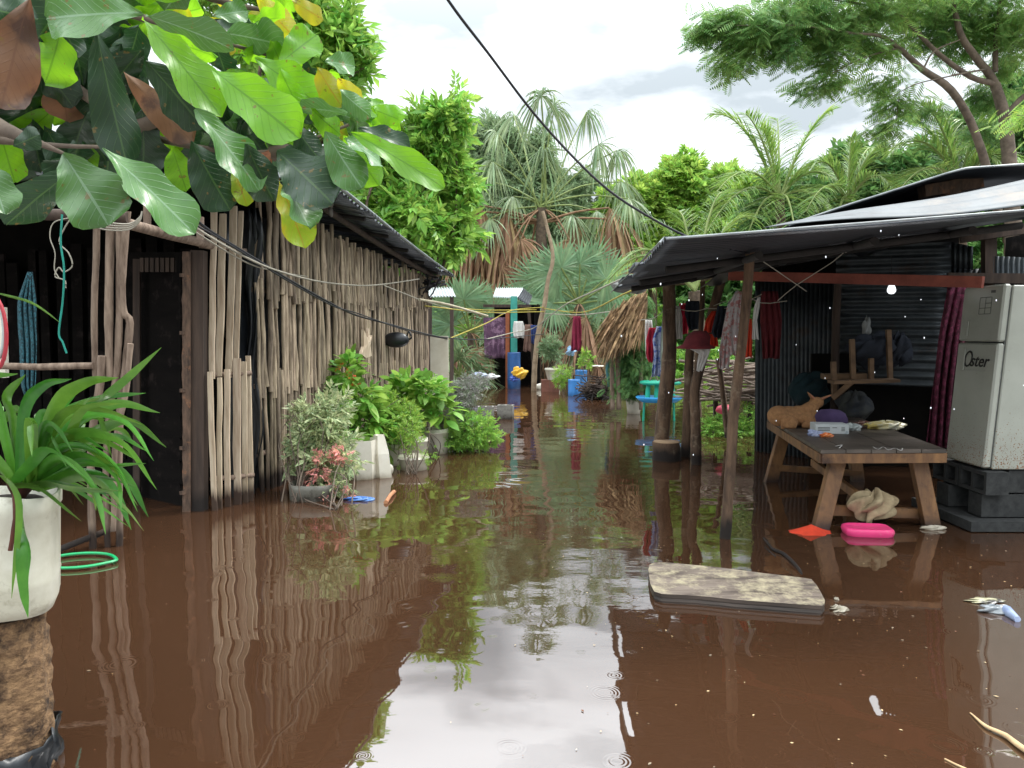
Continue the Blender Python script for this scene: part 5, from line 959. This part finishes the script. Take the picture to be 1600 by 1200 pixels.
crumple('sack','dark teal sack slumped behind the dog',Am(1265,610,9.4),(.2,.15,.15),clothmat('teal_cloth','#12262b','#1a3338'),'sack',15,amp=.3)
crumple('sack','dark heap with a pale flap in the shade behind the dog’s head',Am(1335,636,9.3),(.16,.14,.14),clothmat('grey_cloth','#33373f','#4a4b45'),'sack',16,amp=.3)
# light bulb
lb=thing('light_bulb','lit white bulb hanging from the red beam','light bulb',Am(1393,460,7.4)); p=Am(1393,453,7.4)
bm=bpy.data.materials.new('lit_bulb_glass'); t,n,l=nodes(bm); o_=n.new('ShaderNodeOutputMaterial'); e_=n.new('ShaderNodeEmission'); e_.inputs[0].default_value=(.9,.96,1,1); e_.inputs[1].default_value=1.5; l.new(e_.outputs[0],o_.inputs[0])
m=MB(); m.lathe([(0,-.036),(.02,-.032),(.034,-.015),(.036,0),(.03,.022),(.021,.042),(.02,.06)],p,20); m.build('glass',bm,lb)
m=MB(); m.lathe([(.021,.058),(.024,.06),(.026,.085),(.018,.10),(.005,.11),(0,.11)],p,16); m.build('socket',blackcable,lb); m=MB(); m.tube([p+[0,0,.11],p+[0,.02,.3]],.004,5); m.build('cord',blackcable,lb)
# wires under the roof
m=MB()
for pts in (((1180,400,6),(1260,455,7)),((1215,470,7.2),(1245,445,7.1),(1300,410,7),(1325,388,6.9)),((1322,395,6.8),(1318,386,6.8))): m.tube([Am(*p) for p in pts],.004,5,sub=2)
tag(m.build('roof_wires',greycable),'thin wires crossing below the tin roof beside the foreground post','wire')
# ================================================================ FLOATING THINGS
a,b,c_,d=G(1016,880,.052),G(1262,905,.052),G(1289,941,.052),G(1018,914,.052)
pk=thing('floating_plank','thick lichen-spotted wooden plank floating on the brown water','plank',(a+c_)/2*[1,1,0])
out=[G(1013,890,.052),G(1015,882,.052),G(1024,878,.052),G(1046,879,.052),G(1120,886,.052),G(1190,895,.052),G(1258,903,.052),G(1268,905,.052),G(1276,914,.052),G(1283,926,.052),G(1289,938,.052),G(1288,944,.052),G(1284,947,.052),G(1230,943,.052),G(1150,937,.052),G(1090,931,.052),G(1034,928,.052),G(1022,924,.052),G(1016,912,.052)]
out=np.array(out); m=MB(); cen=out.mean(0); m.add(np.vstack([out]),[tuple(range(len(out)-1,-1,-1))],0); low=out-[0,0,.055]; m.build('top_face',lichenwood,pk)
m=MB(); k=len(out); rows=[]
for zz,sc_ in((0,1),(-.018,1.0),(-.024,.985),(-.04,1.0),(-.046,.985),(-.08,.99)): rows.append([*(cen+(out-cen)*sc_+[0,0,zz-.001]),cen+(out[0]-cen)*sc_+[0,0,zz-.001]])
m.grid(rows,smooth=False); m.build('edge',rimwood,pk)
c=G(118,888,.0); rg=MB(); th=np.linspace(0,2*math.pi,49); c=np.array([-2.83,4.92,.02]); 
rg.grid([[c+[ (.22+.012*math.cos(p_))*math.cos(a)*(1+.12*max(0,math.cos(a))**20),(.22+.012*math.cos(p_))*math.sin(a)*.75,.010*math.sin(p_)] for p_ in np.linspace(0,2*math.pi,9)] for a in th]); tag(rg.build('hoop',greenpl),'green plastic hoop floating behind the white bucket','hoop')
m=MB(); g=[]
crumple('foam_crumbs','clump of white foam crumbs beside the right end of the plank',G(1311,953,.0)+[0,0,.004],(.035,.028,.012),whiteplastic,'scrap',21,amp=.9)
crumple('foam_scrap','tiny white scrap floating just above the foam crumbs',G(1307,937,0)+[0,0,.004],(.012,.01,.008),whiteplastic,'scrap',22)
crumple('wrapper','pale oval wrapper with a dark centre floating at the right edge',G(1540,940,0)+[0,0,.006],(.085,.035,.009),shiny('cream_film','#b9b48f','#6f6f60',c3='#2f2a24',s3=10,t3=(.5,.55)),'wrapper',24,amp=.35)
bo=thing('crushed_bottle','crushed clear bottle with a blue end floating at the right edge','bottle',G(1567,960,0))
crumple('body','',G(1556,956,0)+[0,0,.014],(.075,.032,.02),shiny('grey_clear_plastic','#6f7478','#9aa0a4',c3='#4a3a30',s3=20),None,25,amp=.5,parent=bo); m=MB(); m.tube([G(1572,958,0)+[0,0,.016],G(1590,972,0)+[0,0,.014]],[.028,.016],14,rough=.1); m.build('blue_end',shiny('blue_plastic','#6f80a8','#a5b2cc'),bo)
def bits(spec,mt,name): pass
stickm=mat('bare_driftwood','#a88b68','#c2a67c',rough=.8,scale=12)
m=MB(); m.tube([G(1516,1116,.0)+[0,0,.006],G(1540,1138,0)+[0,0,.01],G(1570,1153,0)+[0,0,.012],G(1600,1176,0)+[0,0,.014],G(1660,1212,0)+[0,0,.02]],[.003,.010,.013,.014],8,sub=4,rough=.2,flat=.7); tag(m.build('floating_stick',stickm),'pale peeled stick floating at the lower right corner','stick')
m=MB(); m.tube([G(1476,1187,.0)+[0,0,.003],G(1495,1197,0)+[0,0,.004],G(1520,1208,0)+[0,0,.004]],[.003,.005],7,sub=3,rough=.2); tag(m.build('floating_stick',stickm),'thin twig at the bottom edge near the right corner','stick')
m=MB(); m.tube([G(603,787,.0)+[0,0,.01],G(610,778,0)+[0,0,.025],G(616,771,0)+[0,0,.02]],[.02,.018],8,rough=.3); tag(m.build('floating_stick',mat('orange_driftwood','#b5805c','#a56e4c',rough=.8)),'short orange-brown stub of wood floating past the planters','stick')
crumple('blue_scrap','bright blue plastic scrap floating below the cut jug',G(562,781,0)+[0,0,.008],(.11,.05,.016),shiny('vivid_blue_film','#3a68b0','#5a80b8'),'scrap',31,amp=.6)
crumple('clear_bag','clear crumpled bag floating against the grey tub',G(478,778,0)+[0,0,.01],(.12,.06,.02),shiny('clear_grey_film','#6a7076','#a4adb4',c3='#3a4048',s3=15),'bag',32,amp=.6)
crumple('white_bottle','white bottle lying on the water at the foot of the leaning pole',G(852,604,0)+[0,-1,.05],(.33,.16,.11),whiteplastic,'bottle',33,amp=.12)
# tiny floating specks: leaves, petals and foam, uncountable
sp_=MB(); r=np.random.default_rng(20); T=T_leaf()
for mi_,N in((0,220),(1,150),(2,110)):
    X_=np.concatenate([r.uniform(.2,3.6,N//2),r.uniform(-3,4,N-N//2)]); Yy=np.concatenate([r.uniform(2.4,6,N//2),r.uniform(2.4,13,N-N//2)]); P=np.stack([X_,Yy,np.full(N,.004)],-1); a=r.uniform(0,6.28,N); D=np.stack([np.cos(a),np.sin(a),0*a],-1)
    sp_.inst(T[0]*[1,1,.3],T[1],frames(D,r.normal(size=N)*.12,r.choice([.008,.011,.016,.022],N,p=[.45,.3,.18,.07])),P,mi_)
tag(sp_.build('floating_specks',[mat('dry_petal','#cdb98f','#a08358',rough=.7),mat('brown_petal','#7d5236','#5e3c28',rough=.7),whiteplastic]),'tiny dry leaves, petals and foam specks scattered over the water',kind='stuff')
m=MB()
for px,py,L_,rz in((1397,923,.03,0),(1330,1060,.03,.1),(1314,870,.02,0)): pass
# submerged-looking crooked branch
m=MB(); m.tube([G(1193,841,.0)+[0,0,.004],G(1207,860,0)+[0,0,.012],G(1225,868,0)+[0,0,.010],G(1246,887,0)+[0,0,.005],G(1254,900,0)+[0,0,-.01]],[.006,.012,.008],7,sub=4,rough=.2); m.tube([G(1195,855,0),G(1212,870,0)],.005,6); tag(m.build('sunken_branch',darkpost),'crooked dark branch just breaking the water behind the plank','branch')
# stump
c=Am(1041,700,10.3); m=MB(); st_=thing('cut_stump','low sawn stump at the foot of the thick roof post','stump',(c[0],c[1],0)); m.lathe([(.17,-.3),(.165,.1),(.16,.20),(.155,.215)],(c[0],c[1],0),26); m.v[0][:,0]+=.008*np.sin(m.v[0][:,2]*20); m.build('trunk',brownpole,st_); m=MB(); m.lathe([(.155,.215),(.15,.222),(0,.224)],(c[0],c[1],0),26); m.build('cut_face',mat('sawn_wood','#9a7f62','#7d644b',rough=.9),st_)
# ================================================================ CABLES
def cable(name,label,pts,r_,mt,cat='cable',sub=6,group=None):
    m=MB(); m.tube([Am(*p) for p in pts],r_,6,sub=sub); return tag(m.build(name,mt),label,cat,group)
cable('power_cable','thick black cable sloping from the top of the picture down to the right hut’s roof',[(610,-140,2.6),(700,0,3.0),(762,82,3.3),(845,190,3.8),(940,288,3.9),(1020,342,4.05),(1090,376,4.6),(1150,392,5.4),(1172,396,6.0)],.006,blackcable)
cable('power_cable','twisted black cable sagging along the stick wall to the far corner',[(300,338,5.9),(330,362,6.2),(395,402,6.9),(450,436,7.8),(510,470,9),(555,492,10.2),(610,507,11.6),(650,518,12.8),(700,528,15),(760,530,20),(850,522,26)],.011,blackcable)
cable('power_cable','second thin black cable running beside the twisted one on the stick wall',[(300,348,5.88),(345,374,6.2),(400,408,6.95),(455,442,7.85),(520,478,9.2),(560,490,10.2),(640,518,12.5),(700,530,15)],.007,blackcable)
cable('wire','pale slack wire looping along the top of the stick wall',[(270,330,5.8),(320,365,6.1),(390,405,6.8),(440,425,7.6),(500,440,9.0),(560,446,10.2),(600,444,11.2),(655,436,12.9)],.009,greycable,'wire')
cable('wire','grey white wire bunch running below the pale slack wire',[(270,338,5.8),(320,372,6.1),(385,410,6.8),(430,424,7.6),(480,432,9)],.006,greycable,'wire')
cable('wire','thin wire curving over the far end of the stick wall to the lane',[(600,446,11.2),(635,460,12.4),(668,472,14),(720,485,20),(790,490,24)],.008,greycable,'wire')
cable('bamboo_pole','long pale pole slung out from the left hut’s far corner over the lane',[(655,468,13),(700,476,14.5),(762,494,16)],.02,mat('pale_bamboo','#b5ac94','#9a9078',rough=.7),'pole')
GR='ropes strung across the lane'
for i,(pts,mt,lab) in enumerate((([(664,470,14),(745,484,22),(838,484,27)],yellowrope,'yellow-green rope from the left hut’s corner to the leaning pole, upper of the pair'),([(664,478,14),(760,488,22),(850,487,27.5)],yellowrope,'lower yellow-green rope running to the leaning pole'),([(700,530,18),(760,505,22),(800,485,25),(850,480,27.5)],yellowrope,'yellow rope rising diagonally to the leaning pole'),([(850,482,27.5),(910,488,20),(985,455,12),(1045,440,10.6)],yellowrope,'olive rope from the leaning pole towards the right hut’s roof'),([(760,530,21),(800,520,25),(835,512,27.5),(880,478,22),(940,450,14),(985,430,11)],greycable,'grey line climbing from the lane to the torn roof corner'),([(850,490,27.5),(905,492,24),(960,486,20)],greycable,'short line carrying the crimson cloth'))): cable('rope',lab,pts,.012,mt,'rope',group=GR)
cable('tangled_string','white tangled cord dangling in front of the left hut’s dark porch',[(130,345,5.5),(112,342,5.5),(98,362,5.5),(93,380,5.5),(107,395,5.5),(113,415,5.5),(100,425,5.5),(92,418,5.5),(86,432,5.5),(101,438,5.5),(103,450,5.5)],.0045,greycable,'cord')
cable('tangled_string','another pale cord loop left of the tangled white one',[(110,340,5.5),(84,348,5.5),(78,370,5.5),(86,395,5.5),(85,420,5.5),(92,434,5.5)],.004,greycable,'cord')
cable('tangled_string','teal cord hanging straight down in front of the left hut’s dark porch',[(97,335,5.45),(95,380,5.45),(100,420,5.45),(98,470,5.45),(92,520,5.45),(98,535,5.45),(104,552,5.45)],.007,tealrope,'cord')
m=MB(); 
for k in range(4): m.tube([Am(130+k*2,336+k*3,5.5),Am(160,346+k*4,5.45),Am(200,350+k*3,5.5),Am(218,340+k*2,5.5),Am(222,330,5.5)],.005,5,sub=4)
tag(m.build('wire_coil',greycable),'coil of pale wire tied around the tops of the porch sticks','wire')
m=MB(); 
for k,(mt_,rr_) in enumerate(((0,.10),(1,.085))):
    pts=[np.array([Am(0,520,4.6)[0]-.04+rr_*.75*math.cos(a),Am(0,520,4.6)[1],Am(0,520,4.6)[2]+rr_*2.1*math.sin(a)+.02*k]) for a in np.linspace(0,2*math.pi,25)]
    m.tube(pts,.011,7,mi=mt_)
tag(m.build('hose_coil',[mat('red_hose','#a8323c',rough=.5),mat('grey_hose','#a8aaa8',rough=.5)]),'red and grey hose coil hanging at the left picture edge','hose')
m=MB(); cloth(m,[(425,44,50),(470,28,56),(540,30,58),(600,32,56),(618,38,54)],6.3,0,.05,7,2,30); tag(m.build('fishing_net',mat('teal_net','#2f5f6a','#3f7a86',rough=.9,scale=60,c3='#1a3036',s3=60,t3=(.45,.55)),mods=TH),'blue-green net bundled and hanging inside the left hut’s porch','net')
m=MB(); m.beam(Am(3,480,5.9),Am(6,590,5.9),.05,.04,(0,1,0)); tag(m.build('pipe_post',whiteplastic),'short pale upright behind the hose coil at the left edge','post')
# things on the stick wall
c=Am(620,531,12.0)-[.0,.05,0]; m=MB(); m.ell(c,(.175,.08,.105),24); m.tube([c+[.14,0,.04],c+[.17,0,.11],c+[.2,0,.03],c+[.15,.02,.0]],.012,6,sub=4); tag(m.build('black_basket',blackplastic),'round black basket hooked on the stick wall','basket')
wc=Am(560,536,10.5); m=MB(); dx=np.array([.07,1,0]); S_=11.3/1200*1.9
def wp(u,v,o=0): return wc+dx*u*S_*3.0+np.array([0,0,v*S_*.5])+[.09+o,0,0]
pts=[(-5,18),(-2,4),(5,8),(9,20),(11,6),(18,10),(12,-4),(16,-18),(0,-20),(-12,-14),(-6,-4)]
P=[wp(u*.32,v) for u,v in pts]; cc=np.mean(P,0); n_=len(P); m.add([cc+[.02,0,0]]+P+[p-np.array([.03,0,0]) for p in P],[(0,i+1,(i+1)%n_+1) for i in range(n_)]+[(i+1,i+1+n_,(i+1)%n_+1+n_,(i+1)%n_+1) for i in range(n_)]); tag(m.build('cut_wood_star',paleslat),'pale ragged star-shaped piece of wood fixed on the stick wall','wood piece')
m=MB(); a=A(686,525,12.35); m.box((a[0],12.4,(a[2]+(-.3))/2),(.29,.05,a[2]+.3)); m.v[0][:,0]+=(m.v[0][:,2]>1)*.0; tag(m.build('pale_board',boardm),'tall pale board standing at the left hut’s far corner','board')
m=MB(); c=Am(517,322,8.9); m.ell(c+[0,0,.03],(.03,.03,.05),10,wob=.4); m.ell(c-[0,0,.06],(.022,.02,.05),8,wob=.6); tag(m.build('hanging_lamp_holder',clothmat('grey_rag','#8a857c','#4a4744')),'small ragged grey bundle hanging beneath the left roof corner','bundle')
m=MB(); rr=np.random.default_rng(4); c=Am(664,440,14.1); 
for k in range(14): m.tube([c+rr.normal(size=3)*.12,c+rr.normal(size=3)*.16,c+rr.normal(size=3)*.12-[0,0,.05]],.012,5,sub=3)
tag(m.build('cable_tangle',blackcable),'black tangle of cable at the left hut’s far eave','cable tangle')
# ================================================================ FAR END OF THE LANE
lp=MB(); lp.tube([Am(px,py,Y) for px,py,Y in((848,330,27.6),(856,360,27.6),(864,402,27.6),(856,440,27.6),(851,475,27.6),(841,520,27.6),(836,565,27.6),(834,612,27.6))]+[Am(834,612,27.6)-[0,0,.5]],[.04,.05,.065,.07,.08],9,sub=4,rough=.15); tag(lp.build('leaning_pole',mat('pale_bark_pole','#a08c74','#7d6b56',rough=.9,scale=6,bump=.01,bscale=20)),'tall crooked pale pole leaning out of the water in mid-lane','pole')
fs=thing('far_shed','small dark shed with white corrugated roof and teal corner post down the lane','shed',Bm(790,30.5,.1)); tinl=mat('white_tin','#c9cfd0','#aeb5b6',rough=.4,scale=2)
P=lambda px,py,Y=30:Am(px,py,Y)
m=MB(); corr(m,P(770,464,29.5),P(808,466,29.5),P(818,450,31.2),P(775,450,31.2),14,.02,5); m.build('roof',tinl,fs,mods=SOL)
m=MB(); corr(m,P(808,466,29.5),P(826,478,29.5),P(832,462,31.2),P(818,450,31.2),6,.02,5); m.build('roof_side',tin_dark,fs,mods=SOL)
m=MB(); m.beam(P(803,463,29.6),P(803,606,29.6),.18,.1,(0,1,0)); m.build('corner_post',mat('teal_paint','#3f9a8c','#2f8578',rough=.7),fs)
m=MB(); m.beam(P(793,488,29.7),P(793,606,29.7),.11,.1,(0,1,0)); m.build('door_post',mat('orange_brown_paint','#9a5530','#83482a',rough=.7),fs)
m=MB(); m.box(P(808,540,31.5),(1.3,.1,2.3)); m.box(P(838,540,30.8),(.1,1.0,2.2)); m.build('wall',darkwood,fs)
m=MB(); cloth(m,[(496,755,790),(520,756,791),(560,757,792)],29.9,0,.05,9,5,40); m.build('patterned_curtain',mat('purple_pattern','#6a4a62','#4a3348',rough=.9,c3='#8f6f86',s3=5,t3=(.5,.56)),fs,mods=TH)
m=MB(); m.beam(P(755,478,29.6),P(830,478,29.6),.08,.08); m.beam(P(826,484,29.5),P(836,606,29.8),.08,.08,(0,1,0)); m.build('frame',darkpost,fs)
t=thing('far_roof','white corrugated roof peeping between the left hut and the fan palms','shed',Bm(690,26.8,0)); m=MB(); corr(m,Am(655,464,26),Am(712,463,26),Am(706,449,27.6),Am(655,449,27.6),12,.02,4); m.build('roof',tinl,t,mods=SOL); m=MB()
for px in(662,672,706): m.beam(Am(px,463,26.2),Am(px,600,26.2),.09,.09,(0,1,0))
m.build('frame',darkpost,t)
GF='washing hung in front of the far shed'
garment('white_shirt','white flowered garment hanging by the far shed’s teal post',[[(502,803,817),(515,801,821),(528,803,820)]],28.9,cw,'clothing',GF,41,.06)
garment('brown_shirt','brown garment between the white and navy washing at the far shed',[[(507,820,832),(530,819,831),(549,817,829)]],28.8,clothmat('brown_cloth','#6a5048','#84685a'),'clothing',GF,42,.06)
garment('navy_shirt','navy garment hanging beside the leaning pole',[[(508,829,839),(525,830,839),(537,830,838)]],28.7,clothmat('navy_cloth','#2a3a6a','#34457a'),'clothing',GF,43,.06)
garment('crimson_cloth','long crimson cloth hanging alone on a line right of the leaning pole',[[(494,896,907),(515,894,909),(548,892,908)]],24.2,clothmat('crimson_cloth','#8a2440','#701a34'),'cloth',None,44,.08)
def drum(name,label,px,py,Y,r_,h,mt,cat,n=24,z=-.05):
    c=Am(px,py,Y); r_*=.75; h*=.75; t=thing(name,label,cat,(c[0],c[1],0)); m=MB(); m.lathe([(0,z),(r_,z),(r_*1.02,h*.3),(r_,h*.33),(r_*1.03,h*.66),(r_,h*.7),(r_*1.02,h-.03),(r_,h),(r_*.93,h),(r_*.9,.1),(0,.1)],(c[0],c[1],0),n); m.build('shell',mt,t); return t
bluep=mat('blue_drum_plastic','#2b5a94','#234a7c',rough=.4); bluel=mat('bright_blue_plastic','#3478b8','#2c68a4',rough=.4)
drum('blue_barrel','large blue barrel at the foot of the far shed’s teal post',803,590,29.0,.23,1.3,bluep,'barrel')
drum('blue_bucket','bright blue bucket standing in the water at the right of the lane’s end',897,606,24.5,.19,.52,bluel,'bucket')
drum('blue_basin','smaller blue tub raised behind the blue bucket',908,590,26.5,.2,.75,bluel,'tub')
b=G(865,600); t=rshrub('potted_herb','grey-green bushy herb in a white pot on the right of the leaning pole',Bm(863,27,0),[blobm(860,540,26.8,12,14),blobm(855,552,26.8,10,10),blobm(868,550,26.8,8,12)],SP,.16,2600,g_grey,stems=2,seed=3,hole=.15); c=Am(864,575,27); pot(t,(c[0],c[1],.30),.16,.24,.34,whiteplastic); m=MB(); m.box((c[0]-.07,c[1]+.1,.07),(.45,.4,.45)); m.build('brick_stand',mat('red_brick','#7d5042','#5f3c32',rough=.95,scale=5),t)
rshrub('potted_fern','small yellow-green plant growing at the waterline left of the blue bucket',Bm(880,25.5,0),[blobm(880,582,25.5,12,10),blobm(875,596,25.4,8,8)],SPn,.15,2600,g_bright,stems=2,seed=31,hole=.15)
rshrub('potted_fern','small leafy plant just above and right of the blue tub',Bm(918,25.5,0),[blobm(917,562,25.5,9,9),blobm(914,552,25.5,6,6)],SP,.16,2200,g_bright,stems=2,seed=32,hole=.15)
m=MB(); r=np.random.default_rng(9); c=Am(932,590,23)
for i in range(160): 
    p=np.array([c[0],c[1],.05])+r.normal(size=3)*[.11,.15,.0]+[0,0,abs(r.normal())*.17]; d=r.normal(size=3)*[.2,.18,.1]; m.tube([p-d,p+d],.012,4,cap=False)
tag(m.build('twig_heap',darkpost,),'dark heap of twigs at the water’s edge below the crimson cloth','heap',kind='stuff')
crumple('lid','round pale lid lying on top of the dark twig heap',Am(935,572,22.9),(.13,.13,.02),whiteplastic,'lid',71,amp=.1)
for i,(px,py,r_,col,lab) in enumerate(((748,587,(.38,.3,.14),'#9aa4b8','pale bluish pile of plastic litter on the left bank, nearest the low fan palm'),(768,588,(.3,.25,.1),'#c8c9c8','whitish scatter of litter right of the bluish pile'),(812,583,(.36,.2,.22),'#d8a828','yellow plastic sheet crumpled at the water’s edge by the barrel'),(803,592,(.2,.2,.12),'#2f4fa0','dark blue bag beside the yellow plastic sheet'),(892,548,(.22,.2,.18),'#8fb0d0','pale blue bundle behind the crimson cloth’s lower end'))): crumple('litter',lab,Am(px,py,26.5),np.array(r_)*.45,shiny('litter_film',col),'litter',80+i,amp=.7)
for px,py,Y,rz,lab in((759,661,16,0.1,'grey concrete block standing in the water, left of two'),(790,656,16.4,-.15,'grey concrete block standing in the water, right of two')):
    cblock(Bm(px,Y,.10),rz,lab,'concrete blocks in mid-lane',concrete,(.27,.2,.29),up=False)
# thatch overhang and teal tarp
th_=thing('thatched_shelter','small shelter with shaggy dry thatch overhang and teal sheeting beyond the right hut','shelter',Bm(960,17.5,0)); m=MB(); r=np.random.default_rng(14); Yt=17
N=1500; top=r.random(N); tx=np.interp(top,[0,1],[955,1012]); ty=np.interp(top,[0,1],[490,455])+r.normal(size=N)*6; ln=r.random(N)
P=np.array([Am(x-4*l_*0,y+l_*42,Yt+.6*r.random()-.8*l_) for x,y,l_ in zip(tx,ty,ln*.0+r.random(N)*.8)]); D=np.stack([-.42+.15*r.normal(size=N),-.3+.15*r.normal(size=N),-.8+.1*r.normal(size=N)],-1)
m.blades(P,D,r.normal(size=(N,3)),.55*(.6+.6*r.random(N)),.045,.15,3,0,'lance'); m.build('thatch',thatchm,th_)
for px in(958,968,1003): m=MB(); m.tube([Am(px,520,17.2),Am(px-2,570,17.2),Am(px-1,640,17.2)],[.035,.045],7,sub=3,rough=.2); m.build('post',pole,th_)
m=MB(); cloth(m,[(548,948,1000),(575,946,1000),(605,950,1002)],18,0,.08,9,6,40); m.build('teal_sheet',clothmat('teal_tarp','#2f5a5c','#3d7072'),th_,mods=TH)
m=MB(); m.ell(Am(985,447,16.2),(.3,.3,.12),18,wob=.5); m.ell(Am(1004,443,15),(.22,.3,.09),16,wob=.5); m.build('stones_on_roof',mat('grey_bundle','#8a8a86','#5c5c5a',rough=.9),th_)
# asparagus-like climber
t=thing('feathery_climber','feathery green climber hanging in a tall column above a small white pot','climber',Bm(990,17.8,0)); m=MB(); m.tube([Am(990,640,17.8),Am(992,560,17.8),Am(1000,470,17.6)],.02,6,sub=4,rough=.2); m.build('stem',pole,t)
f=MB(); r=np.random.default_rng(6); N=2600; tt=r.random(N); P=np.array([Am(np.interp(t_,[0,.4,1],[1000,992,990])+r.normal()*(7+7*t_),462+150*t_+r.normal()*3,17.6+.25*r.normal()) for t_ in tt]); a=r.uniform(0,6.28,N)
D=np.stack([np.cos(a)*.8-.15,np.sin(a)*.8,-.35-.5*r.random(N)],-1); f.inst(PT[0],PT[1]*1,frames(D,r.normal(size=N),np.full(N,.22)),P); f.build('foliage',g_fern,t)
pot(t,Bm(991,17.8,-.05),.13,.17,.42)
# kids' plastic stand
ks=thing('plastic_play_stand','green and blue plastic child’s play stand in the water under the washing','play stand',Bm(1033,17,0)); k=17/1200; tg=mat('turquoise_plastic','#1fa88a','#1a9a7c',rough=.4); tbm=mat('sky_blue_plastic','#2f9ad8','#2889c4',rough=.4)
c=Am(1030,600,16); m=MB(); m.lathe([(.0,.0),(.30,.0),(.36,.04),(.40,.08),(.385,.095),(.32,.05),(0,.03)],(c[0],c[1],.32),30,sq=.4,sy=.7); m.build('blue_tray',tbm,ks)
m=MB(); m.lathe([(.0,.0),(.32,.0),(.355,.02),(.345,.055),(.27,.065),(0,.06)],(c[0]+.02,c[1],.62),30,sq=.4,sy=.7); m.build('green_top',tg,ks)
for dx_,dy_ in((-.22,-.10),(-.07,-.14),(.22,-.10),(.08,.12)): m=MB(); m.tube([(c[0]+dx_,c[1]+dy_,.36),(c[0]+dx_*.9,c[1]+dy_*.9,.65)],[.045,.038],10); m.build('column',tg,ks)
m=MB(); m.tube([(c[0]-.17,c[1],.66),(c[0]-.1,c[1],.8),(c[0]-.02,c[1],.68)],.012,7,sub=5); m.tube([(c[0]+.12,c[1],.66),(c[0]+.18,c[1],.78),(c[0]+.25,c[1],.68)],.012,7,sub=5); m.build('handle',pole,ks)
for dx_ in(-.25,.25): m=MB(); m.tube([(c[0]+dx_,c[1],.34),(c[0]+dx_*1.1,c[1],-.3)],.02,8); m.build('leg',tg,ks)
# firewood seen through the hut
m=MB(); r=np.random.default_rng(15); c=Am(1145,597,14)
for i in range(70):
    p=c+r.normal(size=3)*[.28,.3,.0]+[0,0,(r.random()-.5)*.62]; a=r.normal()*.35; d=np.array([.42*math.cos(a),.1*r.normal(),.42*math.sin(a)*.6]); m.tube([p-d,p+d*.2+r.normal(size=3)*.02,p+d],.012+.012*r.random(),5,rough=.2)
tag(m.build('firewood_pile',mat('firewood','#8f7f70','#6a5b50',rough=.9,island=.3)),'tangled pile of pale firewood seen between the posts of the right hut','firewood',kind='stuff')
m=MB(); m.beam(Am(1110,623,13.8),Am(1180,618,13.8),.5,.04); 
for px in(1118,1172): m.beam(Am(px,622,13.8),Am(px,680,13.8),.06,.06,(0,1,0))
tag(m.build('wood_rack',darkpost),'low rack carrying the firewood pile','rack')
rshrub('water_plant','leafy green plants growing in the water behind the hut posts, below the firewood',Bm(1115,13.4,-.1),[blobm(1115,668,13.3,22,16),blobm(1150,675,13.3,26,18),blobm(1170,655,13.4,16,20)],SP,.12,3600,g_mid,stems=3,seed=61,hole=.2)
crumple('crate','small pinkish red crate floating among the posts',Am(1133,640,12.5),(.12,.1,.06),mat('pink_red_plastic','#b83a50',rough=.5),'crate',92,amp=.15)
# falling rain drops caught by the light
m=MB(); r=np.random.default_rng(33)
for i in range(30):
    px,py,Y=r.uniform(960,1600),r.uniform(300,720),r.uniform(1.6,3.2); p=Am(px,py,Y); m.ell(p,(.0014,.0014,.0024),6)
rd=bpy.data.materials.new('rain_drop'); t,n,l=nodes(rd); o_=n.new('ShaderNodeOutputMaterial'); q=n.new('ShaderNodeBsdfPrincipled'); q.inputs['Base Color'].default_value=(.9,.93,.96,1); q.inputs['Roughness'].default_value=.1; l.new(q.outputs[0],o_.inputs[0])
tag(m.build('rain_drops',rd),'sparse falling rain drops in front of the right hut',kind='stuff')
